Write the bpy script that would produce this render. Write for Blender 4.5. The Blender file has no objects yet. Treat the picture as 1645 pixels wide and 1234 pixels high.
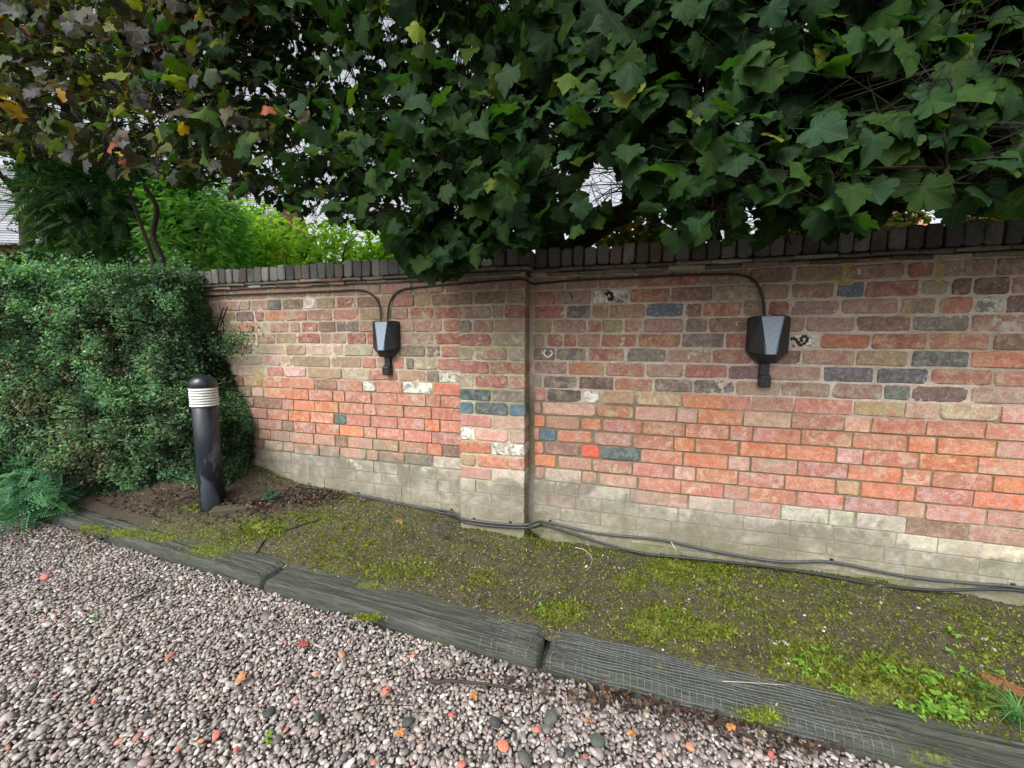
import bpy, math, random
import numpy as np
from mathutils import Matrix, Vector

# ------------------------------------------------------------------ camera, sky, sun, exposure
scene = bpy.context.scene
COL = scene.collection
W0, H0 = 1645.0, 1234.0
CX, CY = W0 / 2, H0 / 2
FPX = 618.0
YAW, PITCH, ROLL = math.radians(15.98), math.radians(6.30), math.radians(0.18)
CAMP = np.array([0.0, -2.38, 1.29])
FW = np.array([-math.sin(YAW) * math.cos(PITCH), math.cos(YAW) * math.cos(PITCH), -math.sin(PITCH)])
_r = np.array([math.cos(YAW), math.sin(YAW), 0.0])
_u = np.cross(_r, FW)
RT = _r * math.cos(ROLL) + _u * math.sin(ROLL)
UP = np.cross(RT, FW)
cam = bpy.data.cameras.new('camera')
cam.sensor_width = 36.0
cam.lens = FPX / W0 * 36.0
cam.clip_start = 0.05
cam.clip_end = 2000.0
camo = bpy.data.objects.new('camera', cam)
camo.matrix_world = Matrix(((RT[0], UP[0], -FW[0], CAMP[0]), (RT[1], UP[1], -FW[1], CAMP[1]),
                            (RT[2], UP[2], -FW[2], CAMP[2]), (0, 0, 0, 1)))
COL.objects.link(camo)
scene.camera = camo

SUN_EL, SUN_AZ = math.radians(48), math.radians(196)   # azimuth measured from +Y clockwise
world = bpy.data.worlds.new('World')
scene.world = world
world.use_nodes = True
wn = world.node_tree
wn.nodes.clear()
sky = wn.nodes.new('ShaderNodeTexSky')
sky.sky_type = 'NISHITA'
sky.sun_disc = False
sky.sun_elevation = SUN_EL
sky.sun_rotation = SUN_AZ
sky.air_density = 1.0
sky.dust_density = 6.0
sky.ozone_density = 1.0
hs = wn.nodes.new('ShaderNodeHueSaturation')
hs.inputs['Saturation'].default_value = 0.22
bg = wn.nodes.new('ShaderNodeBackground')
bg.inputs['Strength'].default_value = 0.15
wo = wn.nodes.new('ShaderNodeOutputWorld')
wn.links.new(sky.outputs[0], hs.inputs['Color'])
wn.links.new(hs.outputs[0], bg.inputs['Color'])
wn.links.new(bg.outputs[0], wo.inputs['Surface'])
sd = bpy.data.lights.new('sun', 'SUN')
sd.energy = 1.15
sd.angle = math.radians(35)
sd.color = (1.0, 0.975, 0.94)
so = bpy.data.objects.new('sun', sd)
sdir = Vector((math.sin(SUN_AZ) * math.cos(SUN_EL), math.cos(SUN_AZ) * math.cos(SUN_EL), math.sin(SUN_EL)))
so.rotation_euler = sdir.to_track_quat('Z', 'Y').to_euler()
so.location = (0, -6, 8)
COL.objects.link(so)
vs = scene.view_settings
vs.view_transform = 'Standard'
vs.look = 'None'
vs.exposure = .95
vs.gamma = 1.0
vs.use_curve_mapping = False

random.seed(7)
RNG = np.random.default_rng(7)

# ------------------------------------------------------------------ pixel helpers (photo pixel -> ray -> point)
def ray(px, py):
    return FW + RT * ((px - CX) / FPX) - UP * ((py - CY) / FPX)
def at_y(px, py, y=0.0):
    d = ray(px, py)
    return CAMP + d * ((y - CAMP[1]) / d[1])
def at_z(px, py, z=0.0):
    d = ray(px, py)
    return CAMP + d * ((z - CAMP[2]) / d[2])
def at_depth(px, py, dep):
    return CAMP + ray(px, py) * dep
def proj(P):
    d = np.asarray(P, float) - CAMP
    z = d @ FW
    zz = np.where(np.abs(z) < 1e-4, 1e-4, z)
    return CX + FPX * (d @ RT) / zz, CY - FPX * (d @ UP) / zz, z
def wall_x(px, z, y=0.0):
    k = (px - CX) / FPX
    a = RT - k * FW
    return -((y - CAMP[1]) * a[1] + (z - CAMP[2]) * a[2]) / a[0]

# ------------------------------------------------------------------ noise
def _hash(i, j, k, s):
    n = (i * 374761393 + j * 668265263 + k * 2147483647 + s * 974634599) & 0xFFFFFFFF
    n = ((n ^ (n >> 13)) * 1274126177) & 0xFFFFFFFF
    n = ((n ^ (n >> 16)) * 2246822519) & 0xFFFFFFFF
    return ((n ^ (n >> 15)) & 0xFFFF) / 65535.0
def vnoise(P, scale=1.0, seed=0):
    P = np.asarray(P, float) * scale
    i = np.floor(P).astype(np.int64)
    f = P - i
    f = f * f * (3 - 2 * f)
    r = 0
    for a in (0, 1):
        wa = f[:, 0] if a else 1 - f[:, 0]
        for b in (0, 1):
            wb = f[:, 1] if b else 1 - f[:, 1]
            for c in (0, 1):
                wc = f[:, 2] if c else 1 - f[:, 2]
                r = r + wa * wb * wc * _hash(i[:, 0] + a, i[:, 1] + b, i[:, 2] + c, seed)
    return r
def fbm(P, scale=1.0, seed=0, octv=4):
    r, a, t = 0, 1.0, 0
    for o in range(octv):
        r = r + a * vnoise(P, scale * 2 ** o, seed + o * 17)
        t += a
        a *= 0.5
    return r / t
def sstep(a, b, x):
    t = np.clip((x - a) / (b - a), 0, 1)
    return t * t * (3 - 2 * t)

# ------------------------------------------------------------------ object helpers
def mesh_from(name, V, F, col=None, col2=None, extra=None, smooth=False):
    V = np.ascontiguousarray(V, dtype=np.float32)
    F = np.ascontiguousarray(F, dtype=np.int32)
    me = bpy.data.meshes.new(name)
    k = F.shape[1]
    me.vertices.add(len(V))
    me.vertices.foreach_set('co', V.ravel())
    me.loops.add(F.size)
    me.loops.foreach_set('vertex_index', F.ravel())
    me.polygons.add(len(F))
    me.polygons.foreach_set('loop_start', np.arange(0, F.size, k, dtype=np.int32))
    me.polygons.foreach_set('use_smooth', np.full(len(F), smooth, dtype=bool))
    me.update(calc_edges=True)
    for nm, c in (('Col', col), ('Col2', col2)):
        if c is None:
            continue
        c = np.asarray(c, np.float32)
        if c.ndim == 1:
            c = np.tile(c, (len(V), 1))
        if c.shape[1] == 3:
            c = np.concatenate([c, np.ones((len(c), 1), np.float32)], 1)
        a = me.attributes.new(nm, 'FLOAT_COLOR', 'POINT')
        a.data.foreach_set('color', np.ascontiguousarray(c).ravel())
    if extra:
        for nm, c in extra.items():
            a = me.attributes.new(nm, 'FLOAT', 'POINT')
            a.data.foreach_set('value', np.ascontiguousarray(c, np.float32))
    return me
def link(name, me, mat=None, parent=None, loc=None):
    o = bpy.data.objects.new(name, me)
    if mat is not None and me is not None and len(me.materials) == 0:
        me.materials.append(mat)
    if loc is not None:
        o.location = loc
    if parent is not None:
        o.parent = parent
    COL.objects.link(o)
    return o
def tag(o, label=None, cat=None, group=None, kind=None):
    if label: o['label'] = label
    if cat: o['category'] = cat
    if group: o['group'] = group
    if kind: o['kind'] = kind
    return o
def thing(name, label, cat, group=None):
    return tag(link(name, None), label, cat, group)

class MB:
    """collects triangles of one mesh"""
    def __init__(s):
        s.V, s.F, s.C, s.n = [], [], [], 0
    def add(s, V, F, col=(.5, .5, .5)):
        V = np.asarray(V, float)
        F = np.asarray(F, int)
        if F.shape[1] == 4:
            F = np.concatenate([F[:, [0, 1, 2]], F[:, [0, 2, 3]]])
        s.V.append(V)
        s.F.append(F + s.n)
        c = np.asarray(col, float)
        s.C.append(np.tile(c, (len(V), 1)) if c.ndim == 1 else c)
        s.n += len(V)
    def box(s, x0, x1, y0, y1, z0, z1, col=(.5, .5, .5)):
        V = [(x, y, z) for x in (x0, x1) for y in (y0, y1) for z in (z0, z1)]
        F = [(0, 1, 3, 2), (4, 6, 7, 5), (0, 4, 5, 1), (2, 3, 7, 6), (0, 2, 6, 4), (1, 5, 7, 3)]
        s.add(V, F, col)
    def tube(s, pts, rad, sides=8, col=(.5, .5, .5), cap=True):
        P = np.asarray(pts, float)
        n = len(P)
        R = np.full(n, rad) if np.isscalar(rad) else np.asarray(rad, float)
        T = np.gradient(P, axis=0)
        T /= np.linalg.norm(T, axis=1, keepdims=True) + 1e-9
        ref = np.array([0, 0, 1.0]) if abs(T[0, 2]) < .8 else np.array([1.0, 0, 0])
        V = []
        a = np.cross(T[0], ref); a /= np.linalg.norm(a)
        ang = np.arange(sides) * 2 * math.pi / sides
        for i in range(n):
            a = a - T[i] * (a @ T[i]); a /= np.linalg.norm(a) + 1e-9
            b = np.cross(T[i], a)
            V.append(P[i] + R[i] * (np.cos(ang)[:, None] * a + np.sin(ang)[:, None] * b))
        V = np.concatenate(V)
        F = []
        for i in range(n - 1):
            for j in range(sides):
                k = (j + 1) % sides
                F.append((i * sides + j, i * sides + k, (i + 1) * sides + k, (i + 1) * sides + j))
        F = np.array(F)
        F = np.concatenate([F[:, [0, 1, 2]], F[:, [0, 2, 3]]])
        if cap:
            for base, rev in ((0, True), ((n - 1) * sides, False)):
                for j in range(1, sides - 1):
                    t = (base, base + j, base + j + 1)
                    F = np.concatenate([F, [t[::-1] if rev else t]])
        s.add(V, F, col)
    def mesh(s, name, smooth=False):
        return mesh_from(name, np.concatenate(s.V), np.concatenate(s.F), np.concatenate(s.C), smooth=smooth)
def smooth_path(pts, n=8):
    P = np.asarray(pts, float)
    P = np.vstack([2 * P[0] - P[1], P, 2 * P[-1] - P[-2]])
    out = []
    for i in range(1, len(P) - 2):
        for t in np.linspace(0, 1, n, endpoint=False):
            a, b, c, d = P[i - 1], P[i], P[i + 1], P[i + 2]
            out.append(.5 * ((2 * b) + (c - a) * t + (2 * a - 5 * b + 4 * c - d) * t * t + (3 * b - a - 3 * c + d) * t ** 3))
    out.append(P[-2])
    return np.array(out)
def lathe(profile, sides=32):
    """profile [(r,z)] -> V,F quads"""
    V, F = [], []
    ang = np.arange(sides) * 2 * math.pi / sides
    for r, z in profile:
        V += [(r * math.cos(a), r * math.sin(a), z) for a in ang]
    for i in range(len(profile) - 1):
        for j in range(sides):
            k = (j + 1) % sides
            F.append((i * sides + j, i * sides + k, (i + 1) * sides + k, (i + 1) * sides + j))
    return np.array(V), np.array(F)

# ------------------------------------------------------------------ materials
def new_mat(name):
    m = bpy.data.materials.new(name)
    m.use_nodes = True
    nt = m.node_tree
    nt.nodes.clear()
    return m, nt
class N:
    def __init__(s, nt): s.nt = nt
    def __call__(s, t, **kw):
        n = s.nt.nodes.new('ShaderNode' + t)
        ins = kw.pop('ins', {})
        for k, v in kw.items(): setattr(n, k, v)
        for k, v in ins.items():
            if isinstance(v, bpy.types.NodeSocket): s.nt.links.new(v, n.inputs[k])
            else: n.inputs[k].default_value = v
        return n
    def attr(s, nm): return s('Attribute', attribute_name=nm)
    def pos(s): return s('NewGeometry').outputs['Position']
    def noise(s, vec, scale, detail=4, rough=.6, dist=0):
        return s('TexNoise', ins={'Vector': vec, 'Scale': scale, 'Detail': detail, 'Roughness': rough, 'Distortion': dist}).outputs['Fac']
    def ramp(s, fac, a, b, va=0.0, vb=1.0):
        return s('MapRange', ins={'Value': fac, 'From Min': a, 'From Max': b, 'To Min': va, 'To Max': vb}).outputs['Result']
    def mix(s, fac, a, b, mode='MIX'):
        n = s('Mix', data_type='RGBA', blend_type=mode)
        for idx, v in ((0, fac), (6, a), (7, b)):
            if isinstance(v, bpy.types.NodeSocket): s.nt.links.new(v, n.inputs[idx])
            elif idx == 0: n.inputs[0].default_value = v
            else: n.inputs[idx].default_value = (*v, 1) if len(v) == 3 else v
        return n.outputs[2]
    def math(s, op, a, b=0.0):
        n = s('Math', operation=op)
        for i, v in enumerate((a, b)):
            if isinstance(v, bpy.types.NodeSocket): s.nt.links.new(v, n.inputs[i])
            else: n.inputs[i].default_value = v
        return n.outputs[0]
    def scalecol(s, col, fac):
        g = s('CombineColor', ins={0: fac, 1: fac, 2: fac}).outputs[0]
        return s.mix(1.0, col, g, 'MULTIPLY')
    def bump(s, h, strength=.5, dist=.002):
        return s('Bump', ins={'Height': h, 'Strength': strength, 'Distance': dist}).outputs[0]
    def out(s, bsdf):
        o = s('OutputMaterial')
        s.nt.links.new(bsdf, o.inputs['Surface'])
def principled(n, col, rough=.8, normal=None, spec=.3, **kw):
    ins = {'Base Color': col if isinstance(col, bpy.types.NodeSocket) else (*col, 1), 'Roughness': rough, 'Specular IOR Level': spec}
    if normal is not None: ins['Normal'] = normal
    ins.update(kw)
    return n('BsdfPrincipled', ins=ins).outputs[0]

def mat_brick():
    m, nt = new_mat('brick_masonry'); n = N(nt)
    p = n.pos(); c1 = n.attr('Col').outputs['Color']; c2 = n.attr('Col2').outputs['Color']
    off = n('VectorMath', operation='MULTIPLY_ADD', ins={0: c2, 1: (37, 11, 23), 2: p}).outputs[0]
    patch = n.ramp(n.noise(off, 19, 5, .7, .8), .46, .60)
    col = n.mix(n.math('MULTIPLY', patch, .92), c1, c2)
    dk = n.ramp(n.noise(off, 26, 4, .7, .5), .58, .70)
    col = n.mix(n.math('MULTIPLY', dk, .45), col, (.13, .10, .085))
    # fine grain, pits
    g = n.noise(p, 130, 5, .7)
    col = n.scalecol(col, n.ramp(g, .25, .75, .62, 1.35))
    blot = n.noise(off, 34, 3, .6)
    col = n.scalecol(col, n.ramp(blot, .3, .75, .82, 1.18))
    # lime / cement bloom: pale crumbs over faces
    bl = n.ramp(n.noise(off, 55, 6, .8, .3), .54, .66)
    sz_ = n('SeparateXYZ', ins={0: p})
    amt = n.ramp(sz_.outputs['Z'], .8, 1.15, .30, .58)
    col = n.mix(n.math('MULTIPLY', bl, amt), col, (.56, .47, .38))
    # weathered pale grey foot of the wall, ragged upper edge
    sx = n('SeparateXYZ', ins={0: p})
    zb = n.ramp(sx.outputs['X'], -2.8, 1.95, .475, .25)
    wob = n.ramp(n.noise(p, 3.4, 6, .68, .5), .25, .75, -.15, .15)
    zz = n.math('SUBTRACT', n.math('ADD', zb, wob), sx.outputs['Z'])
    foot = n.ramp(zz, -.02, .035)
    damp = n.math('MULTIPLY', n.ramp(zz, -.16, -.02), n.ramp(n.noise(p, 5, 4, .6), .40, .6))
    col = n.mix(n.math('MULTIPLY', damp, .55), col, (.25, .20, .155))
    fcol = n.mix(n.ramp(n.noise(p, 11, 6, .75, .6), .38, .64), (.175, .160, .125), (.36, .335, .275))
    fcol = n.mix(n.ramp(n.noise(p, 40, 5, .8, .4), .58, .68, 0, .4), fcol, (.54, .52, .46))
    col = n.mix(n.math('MULTIPLY', foot, .86), col, n.mix(n.ramp(n.noise(p, 3.7, 5, .65, .5), .42, .60), fcol, (.15, .135, .105)))
    # algae near soil
    alg = n.math('MULTIPLY', n.ramp(sx.outputs['Z'], .26, .03), n.ramp(n.noise(p, 11, 5, .7), .45, .62))
    col = n.mix(n.math('MULTIPLY', alg, .75), col, (.14, .15, .05))
    h = n.math('ADD', n.math('MULTIPLY', g, .6), n.math('MULTIPLY', n.noise(p, 45, 4, .6), 1.0))
    n.out(principled(n, col, .88, n.bump(h, .75, .004), .2))
    return m
def mat_mortar():
    m, nt = new_mat('lime_mortar'); n = N(nt)
    p = n.pos(); c = n.attr('Col').outputs['Color']
    g = n.noise(p, 180, 5, .7)
    col = n.scalecol(c, n.ramp(g, .25, .75, .62, 1.3))
    col = n.scalecol(col, n.ramp(n.noise(p, 22, 4, .6), .3, .75, .75, 1.15))
    sx = n('SeparateXYZ', ins={0: p})
    alg = n.math('MULTIPLY', n.ramp(sx.outputs['Z'], .26, .02), n.ramp(n.noise(p, 9, 5, .7), .42, .6))
    col = n.mix(n.math('MULTIPLY', alg, .8), col, (.13, .14, .045))
    h = n.math('ADD', n.math('MULTIPLY', g, .7), n.noise(p, 60, 4, .6))
    n.out(principled(n, col, .95, n.bump(h, .9, .004), .12))
    return m
def mat_coping():
    m, nt = new_mat('sooty_coping'); n = N(nt)
    p = n.pos(); c1 = n.attr('Col').outputs['Color']
    g = n.noise(p, 90, 5, .7)
    col = n.scalecol(c1, n.ramp(g, .25, .75, .55, 1.45))
    lic = n.ramp(n.noise(p, 30, 5, .7, .5), .60, .70)
    col = n.mix(n.math('MULTIPLY', lic, .5), col, (.26, .27, .22))
    mos = n.ramp(n.noise(p, 7, 4, .6), .55, .70)
    col = n.mix(n.math('MULTIPLY', mos, .55), col, (.06, .07, .03))
    h = n.math('ADD', g, n.noise(p, 35, 4, .6))
    n.out(principled(n, col, .85, n.bump(h, .8, .005), .25))
    return m
def mat_attr(name, rough=.8, spec=.3, nscale=60, amp=.25, bump=.4, bdist=.003):
    m, nt = new_mat(name); n = N(nt)
    p = n.pos(); c = n.attr('Col').outputs['Color']
    g = n.noise(p, nscale, 5, .65)
    col = n.scalecol(c, n.ramp(g, .25, .75, 1 - amp, 1 + amp))
    n.out(principled(n, col, rough, n.bump(g, bump, bdist), spec))
    return m
def mat_leaf(name, rough=.45, trans=.35, spec=.45, vein=.25):
    m, nt = new_mat(name); n = N(nt)
    p = n.pos(); c = n.attr('Col').outputs['Color']
    v = n.attr('vein').outputs['Fac']
    col = n.scalecol(c, n.ramp(n.noise(p, 25, 3, .6), .25, .75, .75, 1.25))
    if vein > 0:
        vm = n.math('MULTIPLY', n.ramp(v, .90, .985), vein)
        col = n.mix(vm, col, n.mix(.5, col, (.42, .48, .25)))
    bs = principled(n, col, rough, n.bump(n.noise(p, 120, 3, .6), .25, .002), spec)
    tcol = n.mix(1.0, col, (1.5, 1.9, .55), 'MULTIPLY')
    tr = n('BsdfTranslucent', ins={'Color': tcol}).outputs[0]
    mx = n('MixShader', ins={0: trans, 1: bs, 2: tr}).outputs[0]
    n.out(mx)
    return m
def mat_plain(name, col, rough=.5, spec=.5, nscale=40, amp=.2, bump=.15, metal=0.0):
    m, nt = new_mat(name); n = N(nt)
    p = n.pos()
    g = n.noise(p, nscale, 5, .65)
    c = n.scalecol(n('RGB').outputs[0], n.ramp(g, .25, .75, 1 - amp, 1 + amp))
    for nd in nt.nodes:
        if nd.type == 'RGB': nd.outputs[0].default_value = (*col, 1)
    rr = n.ramp(n.noise(p, nscale * .4, 4, .6), .3, .7, max(rough - .12, .05), min(rough + .12, 1))
    n.out(principled(n, c, rr, n.bump(g, bump, .002), spec, Metallic=metal))
    return m
def mat_wood():
    m, nt = new_mat('weathered_oak'); n = N(nt)
    tc = n('TexCoord').outputs['Object']
    st = n('VectorMath', operation='MULTIPLY', ins={0: tc, 1: (1.6, 60, 60)}).outputs[0]
    g = n.noise(st, 2.2, 6, .7, .2)
    st2 = n('VectorMath', operation='MULTIPLY', ins={0: tc, 1: (6, 150, 150)}).outputs[0]
    g2 = n.noise(st2, 2.0, 3, .6)
    c = n.mix(n.ramp(g, .36, .64), (.015, .017, .015), (.090, .099, .084))
    c = n.scalecol(c, n.ramp(g2, .3, .7, .5, 1.45))
    big = n.noise(tc, 5, 4, .6)
    c = n.mix(n.ramp(big, .46, .70, 0, .5), c, (.060, .070, .040))
    mo = n.attr('moss').outputs['Fac']
    mm = n.ramp(n.math('ADD', mo, n.ramp(n.noise(tc, 30, 6, .75), .25, .75, -.5, .5)), .36, .60)
    mc = n.mix(n.ramp(n.noise(tc, 70, 4, .7), .35, .65), (.050, .062, .015), (.19, .205, .045))
    c = n.mix(n.math('MULTIPLY', mm, .9), c, mc)
    h = n.math('ADD', n.math('MULTIPLY', g, 1.4), n.math('MULTIPLY', g2, .6))
    h = n.math('ADD', h, n.math('MULTIPLY', mm, n.noise(tc, 220, 3, .6)))
    n.out(principled(n, c, .72, n.bump(h, .9, .006), .35))
    return m
def mat_soil():
    m, nt = new_mat('mossy_soil'); n = N(nt)
    p = n.pos()
    mo = n.attr('moss').outputs['Fac']
    lit = n.attr('litter').outputs['Fac']
    g = n.noise(p, 120, 6, .75)
    soil = n.mix(n.ramp(g, .34, .66), (.020, .016, .010), (.140, .118, .085))
    soil = n.mix(n.ramp(n.noise(p, 7, 5, .65), .45, .68, 0, .7), soil, (.105, .105, .055))
    v = n('TexVoronoi', feature='F1', ins={'Vector': p, 'Scale': 75.0, 'Randomness': 1.0})
    grit = n.math('MULTIPLY', n.ramp(v.outputs['Distance'], .30, .18), n.ramp(n('SeparateColor', ins={0: v.outputs['Color']}).outputs[0], .72, .78))
    soil = n.mix(n.math('MULTIPLY', grit, .8), soil, (.36, .33, .28))
    soil = n.mix(n.math('MULTIPLY', lit, .75), soil, n.mix(n.ramp(g, .35, .6), (.014, .010, .008), (.052, .036, .027)))
    mm = n.ramp(n.math('ADD', mo, n.ramp(n.noise(p, 30, 6, .78), .25, .75, -.5, .5)), .34, .62)
    mc = n.mix(n.ramp(n.noise(p, 90, 5, .7), .32, .66), (.060, .072, .014), (.29, .32, .055))
    c = n.mix(mm, soil, mc)
    h = n.math('ADD', n.math('MULTIPLY', g, 1.2), n.math('MULTIPLY', n.noise(p, 300, 3, .6), n.ramp(mm, 0, 1, .4, 1.2)))
    n.out(principled(n, c, .93, n.bump(h, 1.0, .009), .15))
    return m
def mat_ground(name, a, b, scale):
    m, nt = new_mat(name); n = N(nt)
    p = n.pos()
    c = n.mix(n.ramp(n.noise(p, scale, 6, .7), .35, .65), a, b)
    n.out(principled(n, c, .95, n.bump(n.noise(p, scale * 3, 5, .7), .8, .02), .15))
    return m

M_BRICK = mat_brick()
M_MORTAR = mat_mortar()
M_COPING = mat_coping()
M_LEAF = mat_leaf('maple_leaf_green', .6, .34, .10, .14)
M_COPPER = mat_leaf('maple_leaf_copper', .52, .28, .18, .2)
M_SMALL = mat_leaf('small_leaf', .6, .38, .08, 0)
M_NEEDLE = mat_leaf('needle_leaf', .55, .25, .3, 0)
M_BARK = mat_plain('bark', (.045, .036, .028), .9, .2, 30, .45, .9)
M_TWIG = mat_plain('twig', (.020, .018, .013), .95, .05, 60, .4, .5)
M_PEBBLE = mat_attr('gravel_pebble', .55, .4, 160, .28, .3, .002)
M_STONE = mat_attr('loose_fragment', .75, .3, 120, .3, .6, .003)
M_LITTER = mat_attr('dead_leaf', .7, .3, 90, .35, .4, .002)
M_WOOD = mat_wood()
M_SOIL = mat_soil()
M_WIRE = mat_plain('galvanised_wire', (.135, .152, .152), .6, .3, 80, .6, .1, .2)
M_BLACK = mat_plain('black_plastic', (.012, .013, .015), .42, .5, 90, .2, .12)
M_PANEL = mat_plain('charger_panel', (.24, .315, .40), .32, .6, 260, .5, .05)  # blue-grey of the mirrored sky is put into the base colour
M_CABLE = mat_plain('black_cable', (.022, .021, .022), .5, .45, 120, .3, .1)
M_CABLEG = mat_plain('grey_dusty_cable', (.055, .058, .062), .55, .4, 60, .4, .1)

# ------------------------------------------------------------------ ground heights
BX = np.array([-9, -3.4, -2.85, -2.45, -1.98, -1.55, -1.06, -.56, -.475, .04, .565, 1.03, 1.45, 1.93, 4])
BZ = np.array([.30, .30, .27, .165, .138, .115, .070, .040, -.01, -.012, .008, .035, .024, .012, .01])
def backline(x): return np.interp(x, [-4.2, -1.84, -.28, 2.6], [-.52, -.68, -.775, -.83])
def gz(x, y):
    x = np.asarray(x, float); y = np.asarray(y, float)
    b = np.interp(x, BX, BZ)
    t = np.clip(-y / .72, 0, 1)
    h = b * (1 - t) + .004 * t
    # raised ground in front of the pier foot
    h = h + .03 * np.exp(-((x + .42) / .13) ** 2 - ((y + .18) / .12) ** 2)
    return h
def bed_hit(px, py):
    z = .05
    for _ in range(12):
        q = at_z(px, py, z)
        z = float(gz(q[0], q[1]))
    return np.array([q[0], q[1], z])
GRAVEL_Z = -.055

ground = link('ground', mesh_from('ground', [(-400, -400, -.16), (400, -400, -.16), (400, 400, -.16), (-400, 400, -.16)], [(0, 1, 2, 3)]),
              mat_ground('earth_and_grass', (.05, .06, .02), (.09, .10, .03), 3.0))
tag(ground, kind='structure')
drv = link('gravel_drive', mesh_from('gravel_drive', [(-30, -30, -.082), (30, -30, -.082), (30, -.80, -.082), (-30, -.55, -.082)], [(0, 1, 2, 3)]),
           mat_ground('gravel_base', (.03, .026, .024), (.22, .20, .19), 55.0))
tag(drv, kind='structure')
def build_bed():
    xs = np.arange(-6.6, 3.6, .014)
    ts = np.linspace(0, 1, 78)
    X, T = np.meshgrid(xs, ts, indexing='ij')
    Y = .02 * (1 - T) + (backline(X) - .06) * T
    P = np.stack([X.ravel(), Y.ravel(), np.zeros(X.size)], 1)
    px, py, dz = proj(np.stack([P[:, 0], P[:, 1], gz(P[:, 0], P[:, 1])], 1))
    moss = .10 + .46 * fbm(P, 3.1, 57, 3)
    for cx, cy, rx, ry, s in MOSS:
        moss = np.maximum(moss, s * np.exp(-((px - cx) / rx) ** 2 - ((py - cy) / ry) ** 2))
    lit = np.zeros(len(P))
    for cx, cy, rx, ry, s in LITTER:
        lit = np.maximum(lit, s * np.exp(-((px - cx) / rx) ** 2 - ((py - cy) / ry) ** 2))
    lit = np.maximum(lit, sstep(-3.2, -3.6, P[:, 0]))
    moss *= 1 - .8 * lit
    Z = gz(P[:, 0], P[:, 1]) + (fbm(P, 9, 3) - .5) * .035 + (fbm(P, 45, 9) - .5) * .018
    Z += moss * (.010 * fbm(P, 70, 21, 3))
    Z = np.where(T.ravel() > .93, Z - .02 * (T.ravel() - .93) / .07, Z)
    P[:, 2] = Z
    a, b = len(xs), len(ts)
    I = np.arange(a * b).reshape(a, b)
    F = np.stack([I[:-1, :-1].ravel(), I[:-1, 1:].ravel(), I[1:, 1:].ravel(), I[1:, :-1].ravel()], 1)[:, ::-1]
    return P, F, moss, lit
MOSS = [(1110, 915, 90, 30, .95), (1060, 1000, 70, 40, .85), (1140, 1015, 60, 25, .8), (900, 985, 60, 25, .75), (1010, 935, 45, 25, .6),
        (1300, 1060, 90, 50, .75), (1420, 1090, 110, 50, .85), (1540, 1120, 110, 45, .95), (1330, 990, 120, 40, .45), (640, 915, 140, 40, .5),
        (500, 835, 60, 22, .55), (560, 880, 120, 30, .42), (420, 850, 60, 22, .75), (300, 815, 40, 10, .8), (760, 880, 70, 20, .4),
        (1000, 870, 80, 14, .6), (780, 930, 60, 30, .5), (1180, 970, 60, 30, .5), (1500, 1010, 140, 40, .35), (1590, 1060, 60, 40, .5)]
LITTER = [(300, 800, 130, 30, 1.0), (420, 800, 70, 28, .9), (180, 830, 80, 22, .9), (500, 800, 50, 14, .5), (700, 850, 50, 20, .35)]
bedP, bedF, bedM, bedL = build_bed()
bed = link('soil_bed', mesh_from('soil_bed', bedP, bedF, extra={'moss': bedM, 'litter': bedL}, smooth=True), M_SOIL)
tag(bed, kind='structure')

# ------------------------------------------------------------------ brick wall, transcribed course by course
CROP = dict(a=(840, 5.483), b=(1100, 5.483), c=(1345, 5.483), d=(840, 5.483), e=(1100, 5.483), f=(1345, 5.483), g=(840, 5.483), h=(1100, 5.483),
            i=(1345, 5.483), j=(600, 5.483), k=(600, 5.483), l=(600, 5.483), m=(290, 4.985), n=(380, 5.483), o=(380, 5.483))
PAL = {'R': ((.33, .125, .095), (.42, .26, .20)), 'X': ((.66, .10, .055), (.55, .16, .09)), 'O': ((.46, .170, .092), (.48, .26, .18)),
       'P': ((.415, .175, .120), (.46, .30, .23)), 'p': ((.55, .43, .36), (.47, .26, .20)), 'B': ((.195, .125, .095), (.30, .21, .155)),
       'D': ((.130, .090, .085), (.24, .17, .15)), 'G': ((.145, .128, .112), (.29, .255, .215)), 'L': ((.085, .145, .185), (.14, .19, .22)),
       'T': ((.085, .105, .105), (.18, .20, .185)), 'Y': ((.32, .250, .140), (.42, .35, .22)), 'N': ((.40, .295, .215), (.35, .20, .15)),
       'W': ((.70, .68, .58), (.16, .15, .13)), 'g': ((.38, .345, .245), (.50, .45, .34)), 'M': ((.33, .195, .155), (.43, .32, .26)),
       'C': ((.42, .390, .315), (.50, .46, .38))}
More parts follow.
